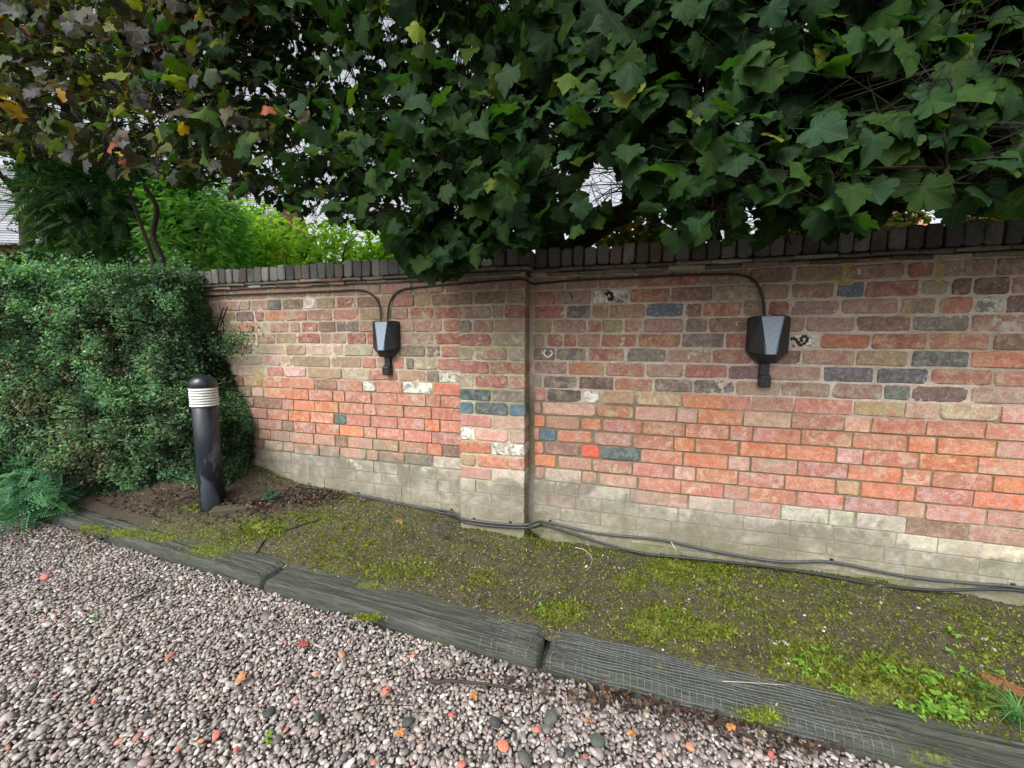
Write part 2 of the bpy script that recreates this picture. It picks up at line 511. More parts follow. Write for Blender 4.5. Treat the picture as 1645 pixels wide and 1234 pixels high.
RIGHT = ["a85 N a370 N a660 M a1000 R a1540 Y b570 B b968 Y b1400 M c615 R c870 M c1390 M c1800",
 "a75 R a295 M a610 W a937 R a1300 B b258 g b655 Y b930 M b1325 L c245 R c733 Y c1000 D c1205 D c1535 M c2000",
 "a90 R a375 G a600 Y a760 M a1080 L a1430 B a1580 P b510 M b730 R b930 M b1370 M c545 Y c880 P c1213 W c1475 D c1950",
 "a90 Y a260 M a560 R a690 Y a880 M a1050 N a1430 G b205 B b575 N b1060 M b1510 B c660 G c1180 M c1820",
 "a90 N a200 R a350 R a480 N a680 R a1010 R a1400 G b355 R b580 R b930 W b1200 O c300 R c800 P c1360 B c1900",
 "a90 G a290 G a570 R a905 G a1265 M b235 R b600 B b1035 N f165 Y f640 T f1170 O f1750",
 "d95 M d390 O d725 P d1075 N d1420 R e380 D e680 M e1210 T f340 T f820 R f1370 R f1900",
 "d80 g d170 G d485 D d805 P d1150 G d1500 G e450 N e850 M e1295 M f410 T f660 D f1165 N f1750",
 "d90 P d210 D d520 W d690 Y d990 g d1400 O e370 P e585 M e960 P f135 Y f590 p f890 g f1440 p f2000",
 "d90 M d160 p d640 P d985 p d1355 p d1540 O e515 p e940 P e1405 p f295 P f780 P f1310 P f1900",
 "d90 O d200 N d510 O d695 P d1055 P d1430 P e395 P e598 P e1025 P f135 P f622 O f872 O f1400 M f2000",
 "d90 N d145 L d305 P d615 M d970 P d1330 O d1520 O e478 O e895 O e1335 p f225 P f720 O f1240 P f1800",
 "d90 O d185 B d510 X d675 T d1040 P d1410 O e380 p e580 M e990 P e1437 O i565 P i830 P i1365 O i1950",
 "d95 O d300 M d610 M d965 P d1330 p d1520 P h470 P h880 P h1325 Y i205 O i685 P i1200 O i1800",
 "g95 M g195 C g510 N g660 g g1015 P g1390 P h345 M h562 P h985 P h1405 M i535 M i775 M i1312 M i1900",
 "g95 C g290 C g500 C g940 M g1290 M h30 C h430 M h845 C h1275 C h1500 C i610 B i1145 M i1750",
 "g95 C g200 R g470 C g690 C g1020 C g1370 C h520 C h925 C h1300 C i510 C i890 C i1280 C i1850",
 "g95 C g330 C g680 C g1000 C g1300 C h300 C h820 C h1250 C i400 C i820 C i1230 C i1750",
 "g95 C g280 C g600 C g930 C g1270 C h150 C h560 C h980 C h1400 C i600 C i1050 C i1500 C i1950"]
PIER = ["j755 N j1090 N j1330", "j755 Y j880 B j1170 Y j1330", "j755 M j1040 Y j1150 R j1330", "j755 G j870 M j1060 N j1330",
 "j755 R j1040 g j1330", "j755 g j890 M j1185 g j1330", "k755 R k1020 R k1335", "k755 g k890 R k1190 N k1335", "k755 T k1040 G k1340",
 "k755 L k890 T k1190 L k1340", "k755 M k1045 p k1345", "k755 W k895 p k1195 g k1350", "k755 O k1040 W k1350", "k755 Y k905 O k1190 P k1355",
 "l765 M l1045 C l1355", "l770 C l905 C l1210 C l1360", "l770 C l1040 C l1360", "l775 C l905 C l1210 C l1360", "l775 C l1050 C l1360"]
LEFT = ["m60 N m345 N m700 N m1010 N m1215 N m1400 N m1600 N j345 M j620 M j790",
 "m80 M m235 g m300 M m470 g m555 M m700 T m810 B m985 W m1080 Y m1240 R m1410 B m1600 N j155 R j355 Y j505 B j790",
 "m150 M m265 Y m435 D m590 R m670 P m840 P m1010 M m1215 P m1430 Y m1600 N j155 M j310 R j535 R j790",
 "m200 N m350 M m455 P m620 g m710 M m870 N m960 R m1100 B m1245 G m1430 N j210 N j360 M j610 P j790",
 "m150 M m280 B m440 M m600 M m760 Y m935 R m1115 M m1330 R m1490 R j210 M j530 R j790",
 "m150 B m310 B m420 B m580 g m840 M m1010 p m1210 g m1310 g m1540 p j210 G j460 G j590 P j790",
 "m100 B m260 g m440 g m650 p m800 g m890 Y m1200 Y m1450 P m1570 M j165 P j275 G j360 g j560 P j790",
 "m100 B m260 g m430 g m690 P m830 p m1010 Y m1290 g m1510 P j215 N k460 G k580 W k790",
 "n-100 B n60 Y n230 P n470 P n690 B n890 P n1110 W n1230 P n1460 W k525 O k790",
 "n-60 B n130 g n240 P n430 O n635 P n850 P n955 P n1185 P n1415 P k460 P k590 P k790",
 "n-50 B n150 B n400 M n500 O n690 O n900 P n1120 P n1230 P n1475 P k510 P k790",
 "n60 M n270 P n455 O n650 P n860 T n965 P n1180 P n1415 P k450 O k585 P k790",
 "n0 B n190 M n400 B n505 P n700 P n905 O n1120 P n1235 P n1475 P k515 M k790",
 "n-20 B n190 N n300 M n470 M n680 M n870 B n980 M n1200 Y n1435 M k475 O k605 B k790",
 "n0 B n240 g n410 g n510 M n730 M n910 N n1140 N n1250 N n1480 G k525 C k790",
 "n0 C n200 C n390 C n480 C n680 C n880 C n990 C n1210 C n1430 C k320 C k560 C k790",
 "n20 C n270 C n440 C n650 C n860 C n1060 C n1280 C n1500 C k330 C k570 C k790",
 "n0 C n150 C n330 C n560 C n780 C n1000 C n1220 C n1460 C k330 C k590 C k790",
 "n60 C n230 C n450 C n680 C n900 C n1120 C n1340 C k200 C k420 C k600 C k790"]
COURSE = .086
PD = .115          # pier stands proud of the wall
PX0, PX1 = -1.000, -.566
def zc(i): return 1.556 - COURSE * (i - 1)
def parse(rows, y, dz=0.0):
    out = []
    for i, s in enumerate(rows):
        tk = s.split()
        z = zc(i) + dz
        js = [wall_x(CROP[t[0]][0] + float(t[1:]) / CROP[t[0]][1], z, y) for t in tk[0::2]]
        out.append((z, js, tk[1::2]))
    return out
def brick_geo(x0, x1, z0, z1, yf, depth, rg, worn):
    w, h = x1 - x0, z1 - z0
    c = min(w, h) * (.05 + .11 * worn)
    def jt(a): return (rg.random() - .5) * a
    ja = .0015 + .0055 * worn
    cs = [c * (.5 + rg.random()) for _ in range(4)]
    xm = x0 + w * (.35 + .3 * rg.random()); xn = x0 + w * (.35 + .3 * rg.random())
    o = [(x0, z0 + cs[0]), (x0 + cs[0], z0), (xm, z0), (x1 - cs[1], z0), (x1, z0 + cs[1]), (x1, z1 - cs[2]), (x1 - cs[2], z1), (xn, z1), (x0 + cs[3], z1), (x0, z1 - cs[3])]
    o = [(a + jt(ja), b + jt(ja)) for a, b in o]
    cx_, cz_ = (x0 + x1) / 2, (z0 + z1) / 2
    bv = .0012 + .0045 * worn
    tx, tz = jt(.004) / w, jt(.003) / h
    V = []
    for a, b in o:
        dx, dz_ = a - cx_, b - cz_
        L = math.hypot(dx / w, dz_ / h)
        V.append((cx_ + dx * (1 - 2 * bv / w), yf + tx * dx + tz * dz_ + jt(.0012), cz_ + dz_ * (1 - 2 * bv / h)))
    V += [(a, yf + bv * .9, b) for a, b in o]
    V += [(a, yf + depth, b) for a, b in o]
    F = [(0, j + 1, j) for j in range(1, 9)]
    F = [(0, j, j + 1) for j in range(1, 9)]
    for r in (0, 10):
        for j in range(10):
            k = (j + 1) % 10
            F += [(r + j, r + 10 + j, r + 10 + k), (r + j, r + 10 + k, r + k)]
    return V, F
wall = thing('brick_wall', 'old garden wall of mixed red, orange and grey bricks with dark coping', 'wall')
rgb = random.Random(11)
bricks = []      # (V,F,c1,c2,x0,x1,z,section)
def lay(rows, sec, yface):
    for ri, (z, js, codes) in enumerate(rows):
        for k, code in enumerate(codes):
            x0, x1 = js[k], js[k + 1]
            if x1 - x0 < .03: continue
            band = 1.0 if (sec == 'left' or x0 > .0) and 8 <= ri <= 14 and code in 'POMp' else 0.0
            foot = ri >= 15
            gap = .0045 if band else (.0030 if foot or code == 'C' else .0068)
            worn = .12 if band else (.03 if foot or code == 'C' else .40 + .55 * rgb.random())
            jx = lambda: (rgb.random() - .5) * (.004 if band else .009)
            a, b = x0 + gap + jx(), x1 - gap + jx()
            hz = COURSE / 2 - (.0045 if band else (.0032 if foot or code == 'C' else .0062))
            if sec == 'pier':
                if k == 0: a = PX0
                if k == len(codes) - 1: b = PX1
            if b - a < .02: continue
            V, F = brick_geo(a, b, z - hz + jx() * .4, z + hz + jx() * .4, yface - .0015 + (rgb.random() - .5) * (.0015 if foot else .005), .10 if sec != 'pier' else .113, rgb, worn)
            c1, c2 = PAL[code]
            s = .86 + .26 * rgb.random()
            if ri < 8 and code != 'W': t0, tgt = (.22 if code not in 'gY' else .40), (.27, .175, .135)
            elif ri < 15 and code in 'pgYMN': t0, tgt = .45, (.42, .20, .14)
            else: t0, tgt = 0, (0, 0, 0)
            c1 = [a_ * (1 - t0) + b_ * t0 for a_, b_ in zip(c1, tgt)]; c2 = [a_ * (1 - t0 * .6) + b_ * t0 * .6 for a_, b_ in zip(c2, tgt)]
            hsh = [(1 + (rgb.random() - .5) * .10) for _ in range(3)]
            c1 = [min(.85, c * s * q) for c, q in zip(c1, hsh)]
            c2 = [min(.85, c * (.85 + .3 * rgb.random())) for c in c2]
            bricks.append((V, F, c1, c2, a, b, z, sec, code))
rowsR = parse(RIGHT, 0.0)
def rand_row(z, xa, xb, i):
    js, cs = [xa], []
    while js[-1] < xb:
        js.append(js[-1] + (.228 if rgb.random() < .72 else .114))
        cs.append(rgb.choice('CCC' if i > 14 else ('POPMP' if i > 8 else 'RMBNRGDY')))
    return (z, js, cs)
lay(rowsR, 'right', 0.0)
lay([rand_row(z, js[-1], 3.6, i) for i, (z, js, c) in enumerate(rowsR)], 'right_far', 0.0)
rowsP = parse(PIER, -PD)
lay(rowsP, 'pier', -PD)
rowsL = parse(LEFT, 0.0, .010)
lay(rowsL, 'left', 0.0)
def rand_row_l(z, xb, xa, i):
    js, cs = [xb], []
    while js[0] > xa:
        js.insert(0, js[0] - (.228 if rgb.random() < .72 else .114))
        cs.append(rgb.choice('CCC' if i > 14 else 'BMBNRGB'))
    return (z, js, cs)
lay([rand_row_l(z, js[0], -3.75, i) for i, (z, js, c) in enumerate(rowsL)], 'left_far', 0.0)
# pick the bricks that show largest as parts of their own
def brick_size(b):
    x, y, z = proj(np.array([[b[4], 0, b[6]], [b[5], 0, b[6]]]))
    if x[1] < 0 or x[0] > W0 or b[6] < .02: return 0
    return (min(x[1], W0) - max(x[0], 0)) * 86 / max(z.mean(), .5)
pier_part = None
vis = sorted(range(len(bricks)), key=lambda q: -brick_size(bricks[q]))
pier_ids = [q for q in range(len(bricks)) if bricks[q][7] == 'pier']
own = set([q for q in vis if bricks[q][7] in ('right', 'left')][:300 - len(pier_ids)])
rest = MB(); restC2 = []
for q, b in enumerate(bricks):
    if b[7] == 'pier': continue
    if q in own:
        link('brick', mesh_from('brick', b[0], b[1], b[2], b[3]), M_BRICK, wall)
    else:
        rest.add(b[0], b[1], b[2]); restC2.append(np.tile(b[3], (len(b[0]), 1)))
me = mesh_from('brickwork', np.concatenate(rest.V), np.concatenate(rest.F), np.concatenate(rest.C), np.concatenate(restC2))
tag(link('brickwork', me, M_BRICK, wall), kind='stuff')

def mortar_sheet(x0, x1, z0, z1, y, step, name, parent, sec):
    xs = np.arange(x0, x1 + step * .5, step); zs = np.arange(z0, z1 + step * .5, step)
    X, Z = np.meshgrid(xs, zs, indexing='ij')
    P = np.stack([X.ravel(), np.zeros(X.size), Z.ravel()], 1)
    px, py, _ = proj(np.stack([P[:, 0], np.full(len(P), y), P[:, 2]], 1))
    n1 = fbm(P, 55, 5, 3); n2 = fbm(P, 14, 8, 3); n3 = fbm(P, 4, 2, 3)
    up = sstep(.85, 1.05, P[:, 2] + (n3 - .5) * .2)                 # rough, flush pointing in the upper half
    if sec == 'pier': up = np.maximum(up, .5)
    foot = 1 - sstep(.32, .45, P[:, 2] + (n3 - .5) * .2)
    Y = y + .0060 - .0022 * up + (n1 - .5) * (.006 + .006 * up) * (1 - .7 * foot) + (n2 - .5) * (.004 + .005 * up) - .0046 * foot
    Y = np.maximum(Y, y - .004)
    cu = np.array([.54, .455, .375]); cm = np.array([.20, .165, .105]); cf = np.array([.255, .238, .195])
    if sec == 'pier': cu = np.array([.50, .455, .31]); cm = np.array([.33, .30, .20])
    if sec == 'left': cu = np.array([.53, .45, .33])
    C = cm + (cu - cm) * up[:, None]
    C = C + (cf - C) * (foot * .95)[:, None]
    pk = sstep(.52, .7, fbm(P, 6, 31, 3))[:, None] * up[:, None]
    C = C + (np.array([.58, .53, .45]) - C) * pk * .6
    gr = sstep(.55, .72, fbm(P, 3.2, 41, 3))[:, None]
    C = C + (np.array([.22, .20, .12]) - C) * gr * .4
    # yellow lichen streaks
    for (sx, sy, rx, ry, s) in [(1362, 437, 9, 19, 1), (1358, 454, 16, 6, .9), (1511, 432, 6, 17, .9), (1508, 448, 9, 8, .7), (525, 602, 8, 9, .9), (415, 600, 8, 26, .5),
                                (970, 492, 10, 12, .5), (745, 495, 8, 8, .6), (1455, 505, 16, 6, .5), (790, 560, 30, 6, .4), (780, 625, 25, 4, .5)]:
        w = s * np.clip(1.6 * np.exp(-((px - sx) / rx) ** 2 - ((py - sy) / ry) ** 2) - .3, 0, 1) * sstep(.25, .5, n1)
        C = C + (np.array([.42, .36, .045]) - C) * w[:, None]
        Y = np.where(w > .3, np.minimum(Y, y - .003), Y)
    P[:, 1] = Y
    a, b = len(xs), len(zs)
    I = np.arange(a * b).reshape(a, b)
    F = np.stack([I[:-1, :-1].ravel(), I[1:, :-1].ravel(), I[1:, 1:].ravel(), I[:-1, 1:].ravel()], 1)
    return link(name, mesh_from(name, P, F, C, smooth=True), M_MORTAR, parent)
mortar_sheet(-3.7, PX0 + .02, -.2, 1.70, 0.0, .009, 'mortar', wall, 'left')
mortar_sheet(PX1 - .02, 2.1, -.2, 1.70, 0.0, .009, 'mortar', wall, 'right')
mortar_sheet(2.1, 3.6, -.2, 1.70, 0.0, .015, 'mortar', wall, 'right')
core = MB()
core.box(-3.8, 3.6, .03, .23, -.3, 1.72, (.25, .18, .14))
link('wall_core', core.mesh('wall_core'), M_MORTAR, wall)
pier_part = link('pier', None, None, wall)
pc = MB()
pc.box(PX0 + .008, PX1 - .006, -PD + .012, .02, -.3, 1.70, (.36, .32, .20))
link('pier_core', pc.mesh('pier_core'), M_MORTAR, pier_part)
mortar_sheet(PX0 + .006, PX1 - .006, -.2, 1.70, -PD, .009, 'mortar', pier_part, 'pier')
for q in pier_ids:
    b = bricks[q]
    link('brick', mesh_from('brick', b[0], b[1], b[2], b[3]), M_BRICK, pier_part)
# projecting tile creasing under the coping
for lay_i, (z0, z1, pr) in enumerate(((1.688, 1.707, .020), (1.712, 1.730, .034))):
    x = -3.8
    while x < 3.4:
        L = .13 + .07 * rgb.random()
        inp = PX0 - .03 < x + L / 2 < PX1 + .03
        y0 = -(PD if inp else 0) - pr - .012 * rgb.random()
        a, b = x + .002, x + L - .002
        if inp: b = min(b, PX1 + .03)
        o = rgb.random() * .004 - .002
        V, F = brick_geo(a, b, z0 + o, z1 + o + (.003 if rgb.random() < .3 else 0), y0, .16, rgb, .9)
        s = .6 + .8 * rgb.random()
        c = rgb.choice([(.19, .16, .13), (.22, .14, .11), (.16, .14, .115), (.28, .25, .20)])
        link('creasing_tile', mesh_from('creasing_tile', V, F, [q * s for q in c]), M_COPING, wall)
        x = b + .002
cb = MB(); cb.box(-3.8, 3.4, .012, .22, 1.70, 1.74, (.12, .10, .08)); cb.box(PX0, PX1 + .01, -PD + .012, .05, 1.686, 1.735, (.12, .10, .08))
link('creasing_bed', cb.mesh('creasing_bed'), M_MORTAR, wall)
# brick-on-edge coping
x = -3.8
while x < 3.4:
    wdt = .066 + .010 * rgb.random()
    inp = PX0 - .02 < x + wdt / 2 < PX1 + .015
    y0 = -(PD if inp else 0) - .018 - .010 * rgb.random()
    t = rgb.random() * .014 - .008
    V, F = brick_geo(x + .003, x + wdt - .003, 1.737, 1.848 + t + (-.006 if rgb.random() < .15 else 0), y0 - .006 * rgb.random(), .235 + (PD if inp else 0), rgb, .75 + .5 * rgb.random())
    s = .55 + .75 * rgb.random()
    c = rgb.choice([(.15, .152, .145), (.18, .175, .16), (.12, .125, .125), (.22, .21, .19), (.17, .13, .11)])
    link('coping_brick', mesh_from('coping_brick', V, F, [q * s for q in c]), M_COPING, wall)
    x += wdt + (.0005 if rgb.random() < .8 else .006)
cm_ = MB(); cm_.box(-3.8, 3.4, .005, .20, 1.735, 1.828, (.05, .048, .04)); cm_.box(PX0, PX1, -PD + .005, .01, 1.735, 1.826, (.05, .048, .04))
link('coping_bed', cm_.mesh('coping_bed'), M_COPING, wall)

# daubs of old paint on single bricks
M_DAUBW = mat_plain('old_white_paint', (.74, .72, .66), .8, .2, 90, .3, .5)
M_DAUBK = mat_plain('old_black_paint', (.035, .034, .03), .8, .2, 90, .4, .5)
for pxs, rr, mt in [([(876, 562), (874, 568), (878, 573), (884, 572), (887, 567), (884, 563)], .0050, M_DAUBW), ([(871, 564), (871, 569)], .0030, M_DAUBW),
                    ([(1270, 545), (1276, 544), (1281, 549), (1285, 555)], .0065, M_DAUBK), ([(1285, 555), (1293, 551), (1297, 545), (1293, 540), (1287, 543), (1288, 549)], .0060, M_DAUBK),
                    ([(973, 474), (979, 470), (984, 476), (978, 481), (986, 480)], .0085, M_DAUBK), ([(915, 470), (918, 476), (919, 480)], .0035, M_DAUBK), ([(1378, 432), (1381, 436), (1379, 441)], .0050, M_DAUBW)]:
    d_ = MB(); Q = smooth_path([at_y(a_, b_, -.0025) for a_, b_ in pxs], 5)
    d_.tube(Q, rr * (1.3 if mt == M_DAUBK else 1.0) * (1 + .4 * np.sin(np.arange(len(Q)) * 1.9)), 6); V_ = np.concatenate(d_.V); V_[:, 1] = -.0035 + (V_[:, 1] + .0025) * .25
    link('paint_daub', mesh_from('paint_daub', V_, np.concatenate(d_.F)), mt, wall)

# ------------------------------------------------------------------ timber sleepers
def sleeper(x0, y0, x1, y1, ztop, label, mossfn, net):
    L = math.hypot(x1 - x0, y1 - y0); a = math.atan2(y1 - y0, x1 - x0); wdt, hgt = .192, .16
    root = thing('timber_sleeper', label, 'sleeper', 'timber sleepers edging the gravel')
    root.location = (x0, y0, ztop); root.rotation_euler = (0, 0, a)
    rg = np.random.default_rng(int(L * 1000))
    # profile across: front face bottom -> top -> back
    prof = [(0.0, -hgt), (0.0, -.05), (.0, -.018), (.010, -.003)] + [(.02 + i * (wdt - .03) / 34, 0.0) for i in range(35)] + [(wdt, -.012), (wdt, -hgt)]
    nx = int(L / .015)
    us = np.linspace(0, L, nx)
    P = np.array([(u, p[0], p[1]) for u in us for p in prof])
    Q = P * np.array([1.2, 60, 60]) + x0 * 7
    g = fbm(Q, 1.0, 71, 3) - .5
    top = P[:, 2] > -.02
    P[:, 2] += np.where(top, g * .016 + (fbm(P + x0, 6, 5, 3) - .5) * .016, 0)
    P[:, 1] += (fbm(P + x0 * 3, 5, 15, 3) - .5) * np.where(P[:, 1] < .015, .022, .004)
    # ragged ends
    endf = sstep(.05, 0, P[:, 0]) ; P[:, 2] -= endf * .012
    endf = sstep(L - .05, L, P[:, 0]); P[:, 2] -= endf * .012
    k = len(prof)
    I = np.arange(nx * k).reshape(nx, k)
    F = np.stack([I[:-1, :-1].ravel(), I[1:, :-1].ravel(), I[1:, 1:].ravel(), I[:-1, 1:].ravel()], 1)
    F = np.concatenate([F[:, [0, 1, 2]], F[:, [0, 2, 3]]])
    caps = []
    for row, rev in ((I[0], False), (I[-1], True)):
        for j in range(1, k - 1):
            t = (row[0], row[j], row[j + 1])
            caps.append(t[::-1] if rev else t)
    F = np.concatenate([F, caps])
    wpos = np.stack([x0 + P[:, 0] * math.cos(a) - P[:, 1] * math.sin(a), y0 + P[:, 0] * math.sin(a) + P[:, 1] * math.cos(a), ztop + P[:, 2]], 1)
    px, py, _ = proj(wpos)
    moss = .0 + .30 * fbm(wpos, 4.5, 88, 3)
    for cx, cy, rx, ry, s in mossfn:
        moss = np.maximum(moss, s * np.exp(-((px - cx) / rx) ** 2 - ((py - cy) / ry) ** 2))
    link('beam', mesh_from('beam', P, F, extra={'moss': moss}, smooth=True), M_WOOD, root)
    if net:
        mb = MB()
        n0, n1 = net
        for u in np.arange(n0, n1, .026):
            if rg.random() < .25 * (1 - min(1, (u - n0) / .5)) + .06: continue
            pts = [(u + .004 * math.sin(7 * u), -.004, -.045), (u, -.003, -.012), (u, .012, .006)] + [(u + .003 * math.sin(v * 40 + u * 9), v, .0075 + .002 * math.sin(v * 31 + u * 17)) for v in np.linspace(.03, wdt - .03, 7)]
            mb.tube(pts, .0008, 3, cap=False)
        for v in [-.1, -.2] + list(np.arange(.012, wdt - .02, .0135)):
            if v < 0: y_, z_ = -.004, v * .17 - .003
            else: y_, z_ = v, .0078
            pts = [(u, y_ + .0015 * math.sin(u * 23), z_ + .0025 * math.sin(u * 17 + v * 50)) for u in np.linspace(n0 + rg.random() * .12, n1 - rg.random() * .22, 40)]
            mb.tube(pts, .0008, 3, cap=False)
        o = link('wire_netting', mb.mesh('wire_netting'), M_WIRE, root)
    return root
sleeper(-4.0, -.705, -1.865, -.868, .004, 'moss-covered weathered timber sleeper in front of the bollard light',
        [(200, 856, 40, 9, .75), (265, 862, 50, 10, .8), (335, 884, 40, 13, .8), (150, 850, 30, 9, .6)], None)
sleeper(-1.825, -.872, -.300, -.962, .002, 'weathered grey timber sleeper between the mossy one and the one under long netting',
        [(600, 940, 30, 9, .8), (590, 992, 22, 7, .7), (700, 940, 40, 8, .35), (690, 1030, 20, 8, .6), (790, 1055, 30, 8, .5)], (1.25, 1.51))
sleeper(-.262, -.957, 2.45, -1.03, .0, 'long weathered timber sleeper with wire netting stapled over it',
        [(1225, 1150, 38, 18, .95), (890, 1020, 16, 14, .6), (1060, 1070, 16, 8, .6), (1390, 1230, 40, 14, .7), (1500, 1220, 60, 30, .55)], (.02, 1.15))

# ------------------------------------------------------------------ gravel
def ico(sub):
    t = (1 + 5 ** .5) / 2
    V = [(-1, t, 0), (1, t, 0), (-1, -t, 0), (1, -t, 0), (0, -1, t), (0, 1, t), (0, -1, -t), (0, 1, -t), (t, 0, -1), (t, 0, 1), (-t, 0, -1), (-t, 0, 1)]
    F = [(0, 11, 5), (0, 5, 1), (0, 1, 7), (0, 7, 10), (0, 10, 11), (1, 5, 9), (5, 11, 4), (11, 10, 2), (10, 7, 6), (7, 1, 8), (3, 9, 4), (3, 4, 2), (3, 2, 6), (3, 6, 8), (3, 8, 9), (4, 9, 5), (2, 4, 11), (6, 2, 10), (8, 6, 7), (9, 8, 1)]
    V = [np.array(v) / np.linalg.norm(v) for v in V]
    for _ in range(sub):
        cache, G = {}, []
        def mid(a, b):
            key = (min(a, b), max(a, b))
            if key not in cache:
                m = V[a] + V[b]; V.append(m / np.linalg.norm(m)); cache[key] = len(V) - 1
            return cache[key]
        for a, b, c in F:
            x, y, z = mid(a, b), mid(b, c), mid(c, a)
            G += [(a, x, z), (b, y, x), (c, z, y), (x, y, z)]
        F = G
    return np.array(V), np.array(F)
def rot_mats(n, rng, tilt=1.0):
    q = rng.normal(size=(n, 4)); q /= np.linalg.norm(q, axis=1, keepdims=True)
    w, x, y, z = q.T
    return np.stack([np.stack([1 - 2 * (y * y + z * z), 2 * (x * y - z * w), 2 * (x * z + y * w)], -1), np.stack([2 * (x * y + z * w), 1 - 2 * (x * x + z * z), 2 * (y * z - x * w)], -1), np.stack([2 * (x * z - y * w), 2 * (y * z + x * w), 1 - 2 * (x * x + y * y)], -1)], 1)
PCOL = np.array([(.46, .43, .41), (.36, .32, .31), (.30, .245, .235), (.55, .53, .50), (.21, .185, .18), (.12, .115, .12), (.37, .27, .25), (.42, .36, .30), (.26, .23, .20), (.62, .60, .57), (.075, .075, .08), (.45, .17, .13)])
PPRB = np.array([.14, .16, .16, .09, .14, .07, .09, .08, .10, .035, .045, .008]); PPRB = PPRB / PPRB.sum()
def frontline(x): return np.interp(x, [-4.0, -1.865, -1.825, -.3, -.262, 2.45], [-.705, -.868, -.872, -.962, -.957, -1.03])
def scatter(x0, x1, y0, y1, sp, rng):
    nx, ny = int((x1 - x0) / sp), int((y1 - y0) / (sp * .87))
    X, Y = np.meshgrid(np.arange(nx), np.arange(ny), indexing='ij')
    x = x0 + (X + .5 * (Y % 2)) * sp + (rng.random(X.shape) - .5) * sp * .9
    y = y0 + Y * sp * .87 + (rng.random(X.shape) - .5) * sp * .9
    x, y = x.ravel(), y.ravel()
    k = y < frontline(x) - .004
    return x[k], y[k]
def pebbles(x, y, z, r, sub, rng):
    bv, bf = ico(sub)
    n = len(x)
    s = np.stack([r * (1.0 + .55 * rng.random(n)), r * (.75 + .3 * rng.random(n)), r * (.5 + .25 * rng.random(n))], 1)
    ang = rng.random(n) * 2 * math.pi; tx = rng.normal(size=n) * .35; ty = rng.normal(size=n) * .35
    bump = 1 + .16 * (rng.random((n, len(bv))) - .5) if sub == 0 else 1 + .10 * np.sin(bv[None] @ rng.normal(size=(n, 3, 1)) * 2.2 + rng.random((n, 1, 1)) * 6)[..., 0]
    V = bv[None] * s[:, None] * bump[..., None]
    X, Y, Z = V[..., 0], V[..., 1], V[..., 2]
    Y, Z = Y * np.cos(tx)[:, None] - Z * np.sin(tx)[:, None], Y * np.sin(tx)[:, None] + Z * np.cos(tx)[:, None]
    X, Z = X * np.cos(ty)[:, None] - Z * np.sin(ty)[:, None], X * np.sin(ty)[:, None] + Z * np.cos(ty)[:, None]
    X, Y = X * np.cos(ang)[:, None] - Y * np.sin(ang)[:, None], X * np.sin(ang)[:, None] + Y * np.cos(ang)[:, None]
    V = np.stack([X + x[:, None], Y + y[:, None], Z + z[:, None]], -1).reshape(-1, 3)
    F = (bf[None] + (np.arange(n) * len(bv))[:, None, None]).reshape(-1, 3)
    ci = rng.choice(len(PCOL), n, p=PPRB)
    c = (PCOL[ci] * .72 + np.array([.30, .265, .25]) * .28) * (.55 + .40 * rng.random((n, 1))) * np.array([1.0, .99, .97])
    return V, F, np.repeat(c, len(bv), 0)
def build_gravel():
    rng = np.random.default_rng(5)
    mb = MB()
    x, y = scatter(-5.4, 2.4, -3.1, -.6, .0160, rng)
    px, py, dz = proj(np.stack([x, y, np.full(len(x), GRAVEL_Z)], 1))
    inv = (dz > .2) & (px > -60) & (px < W0 + 60) & (py < H0 + 60)
    near = inv & (dz < 2.05)
    for msk, sub in ((near, 1), (inv & ~near, 0), (~inv & (RNG.random(len(x)) < .55), 0)):
        xx, yy = x[msk], y[msk]
        z = GRAVEL_Z - .006 + (fbm(np.stack([xx, yy, 0 * xx], 1), 5, 4, 3) - .5) * .03 + (rng.random(len(xx)) - .5) * .009
        r = .0067 * np.exp(rng.normal(size=len(xx)) * .30)
        mb.add(*pebbles(xx, yy, z, r, sub, rng))
    # lower layer
    x, y = scatter(-4.6, 1.6, -2.2, -.6, .019, rng)
    px, py, dz = proj(np.stack([x, y, np.full(len(x), GRAVEL_Z)], 1))
    k = (px > -40) & (px < W0 + 40) & (py < H0 + 40)
    x, y = x[k], y[k]
    z = GRAVEL_Z - .018 + (fbm(np.stack([x, y, 0 * x], 1), 5, 4, 3) - .5) * .03
    mb.add(*pebbles(x, y, z, .0078 * np.exp(rng.normal(size=len(x)) * .2), 0, rng))
    g = link('gravel', mb.mesh('gravel', True), M_PEBBLE)
    tag(g, 'pinkish grey rounded gravel covering the drive', 'gravel', kind='stuff')
build_gravel()

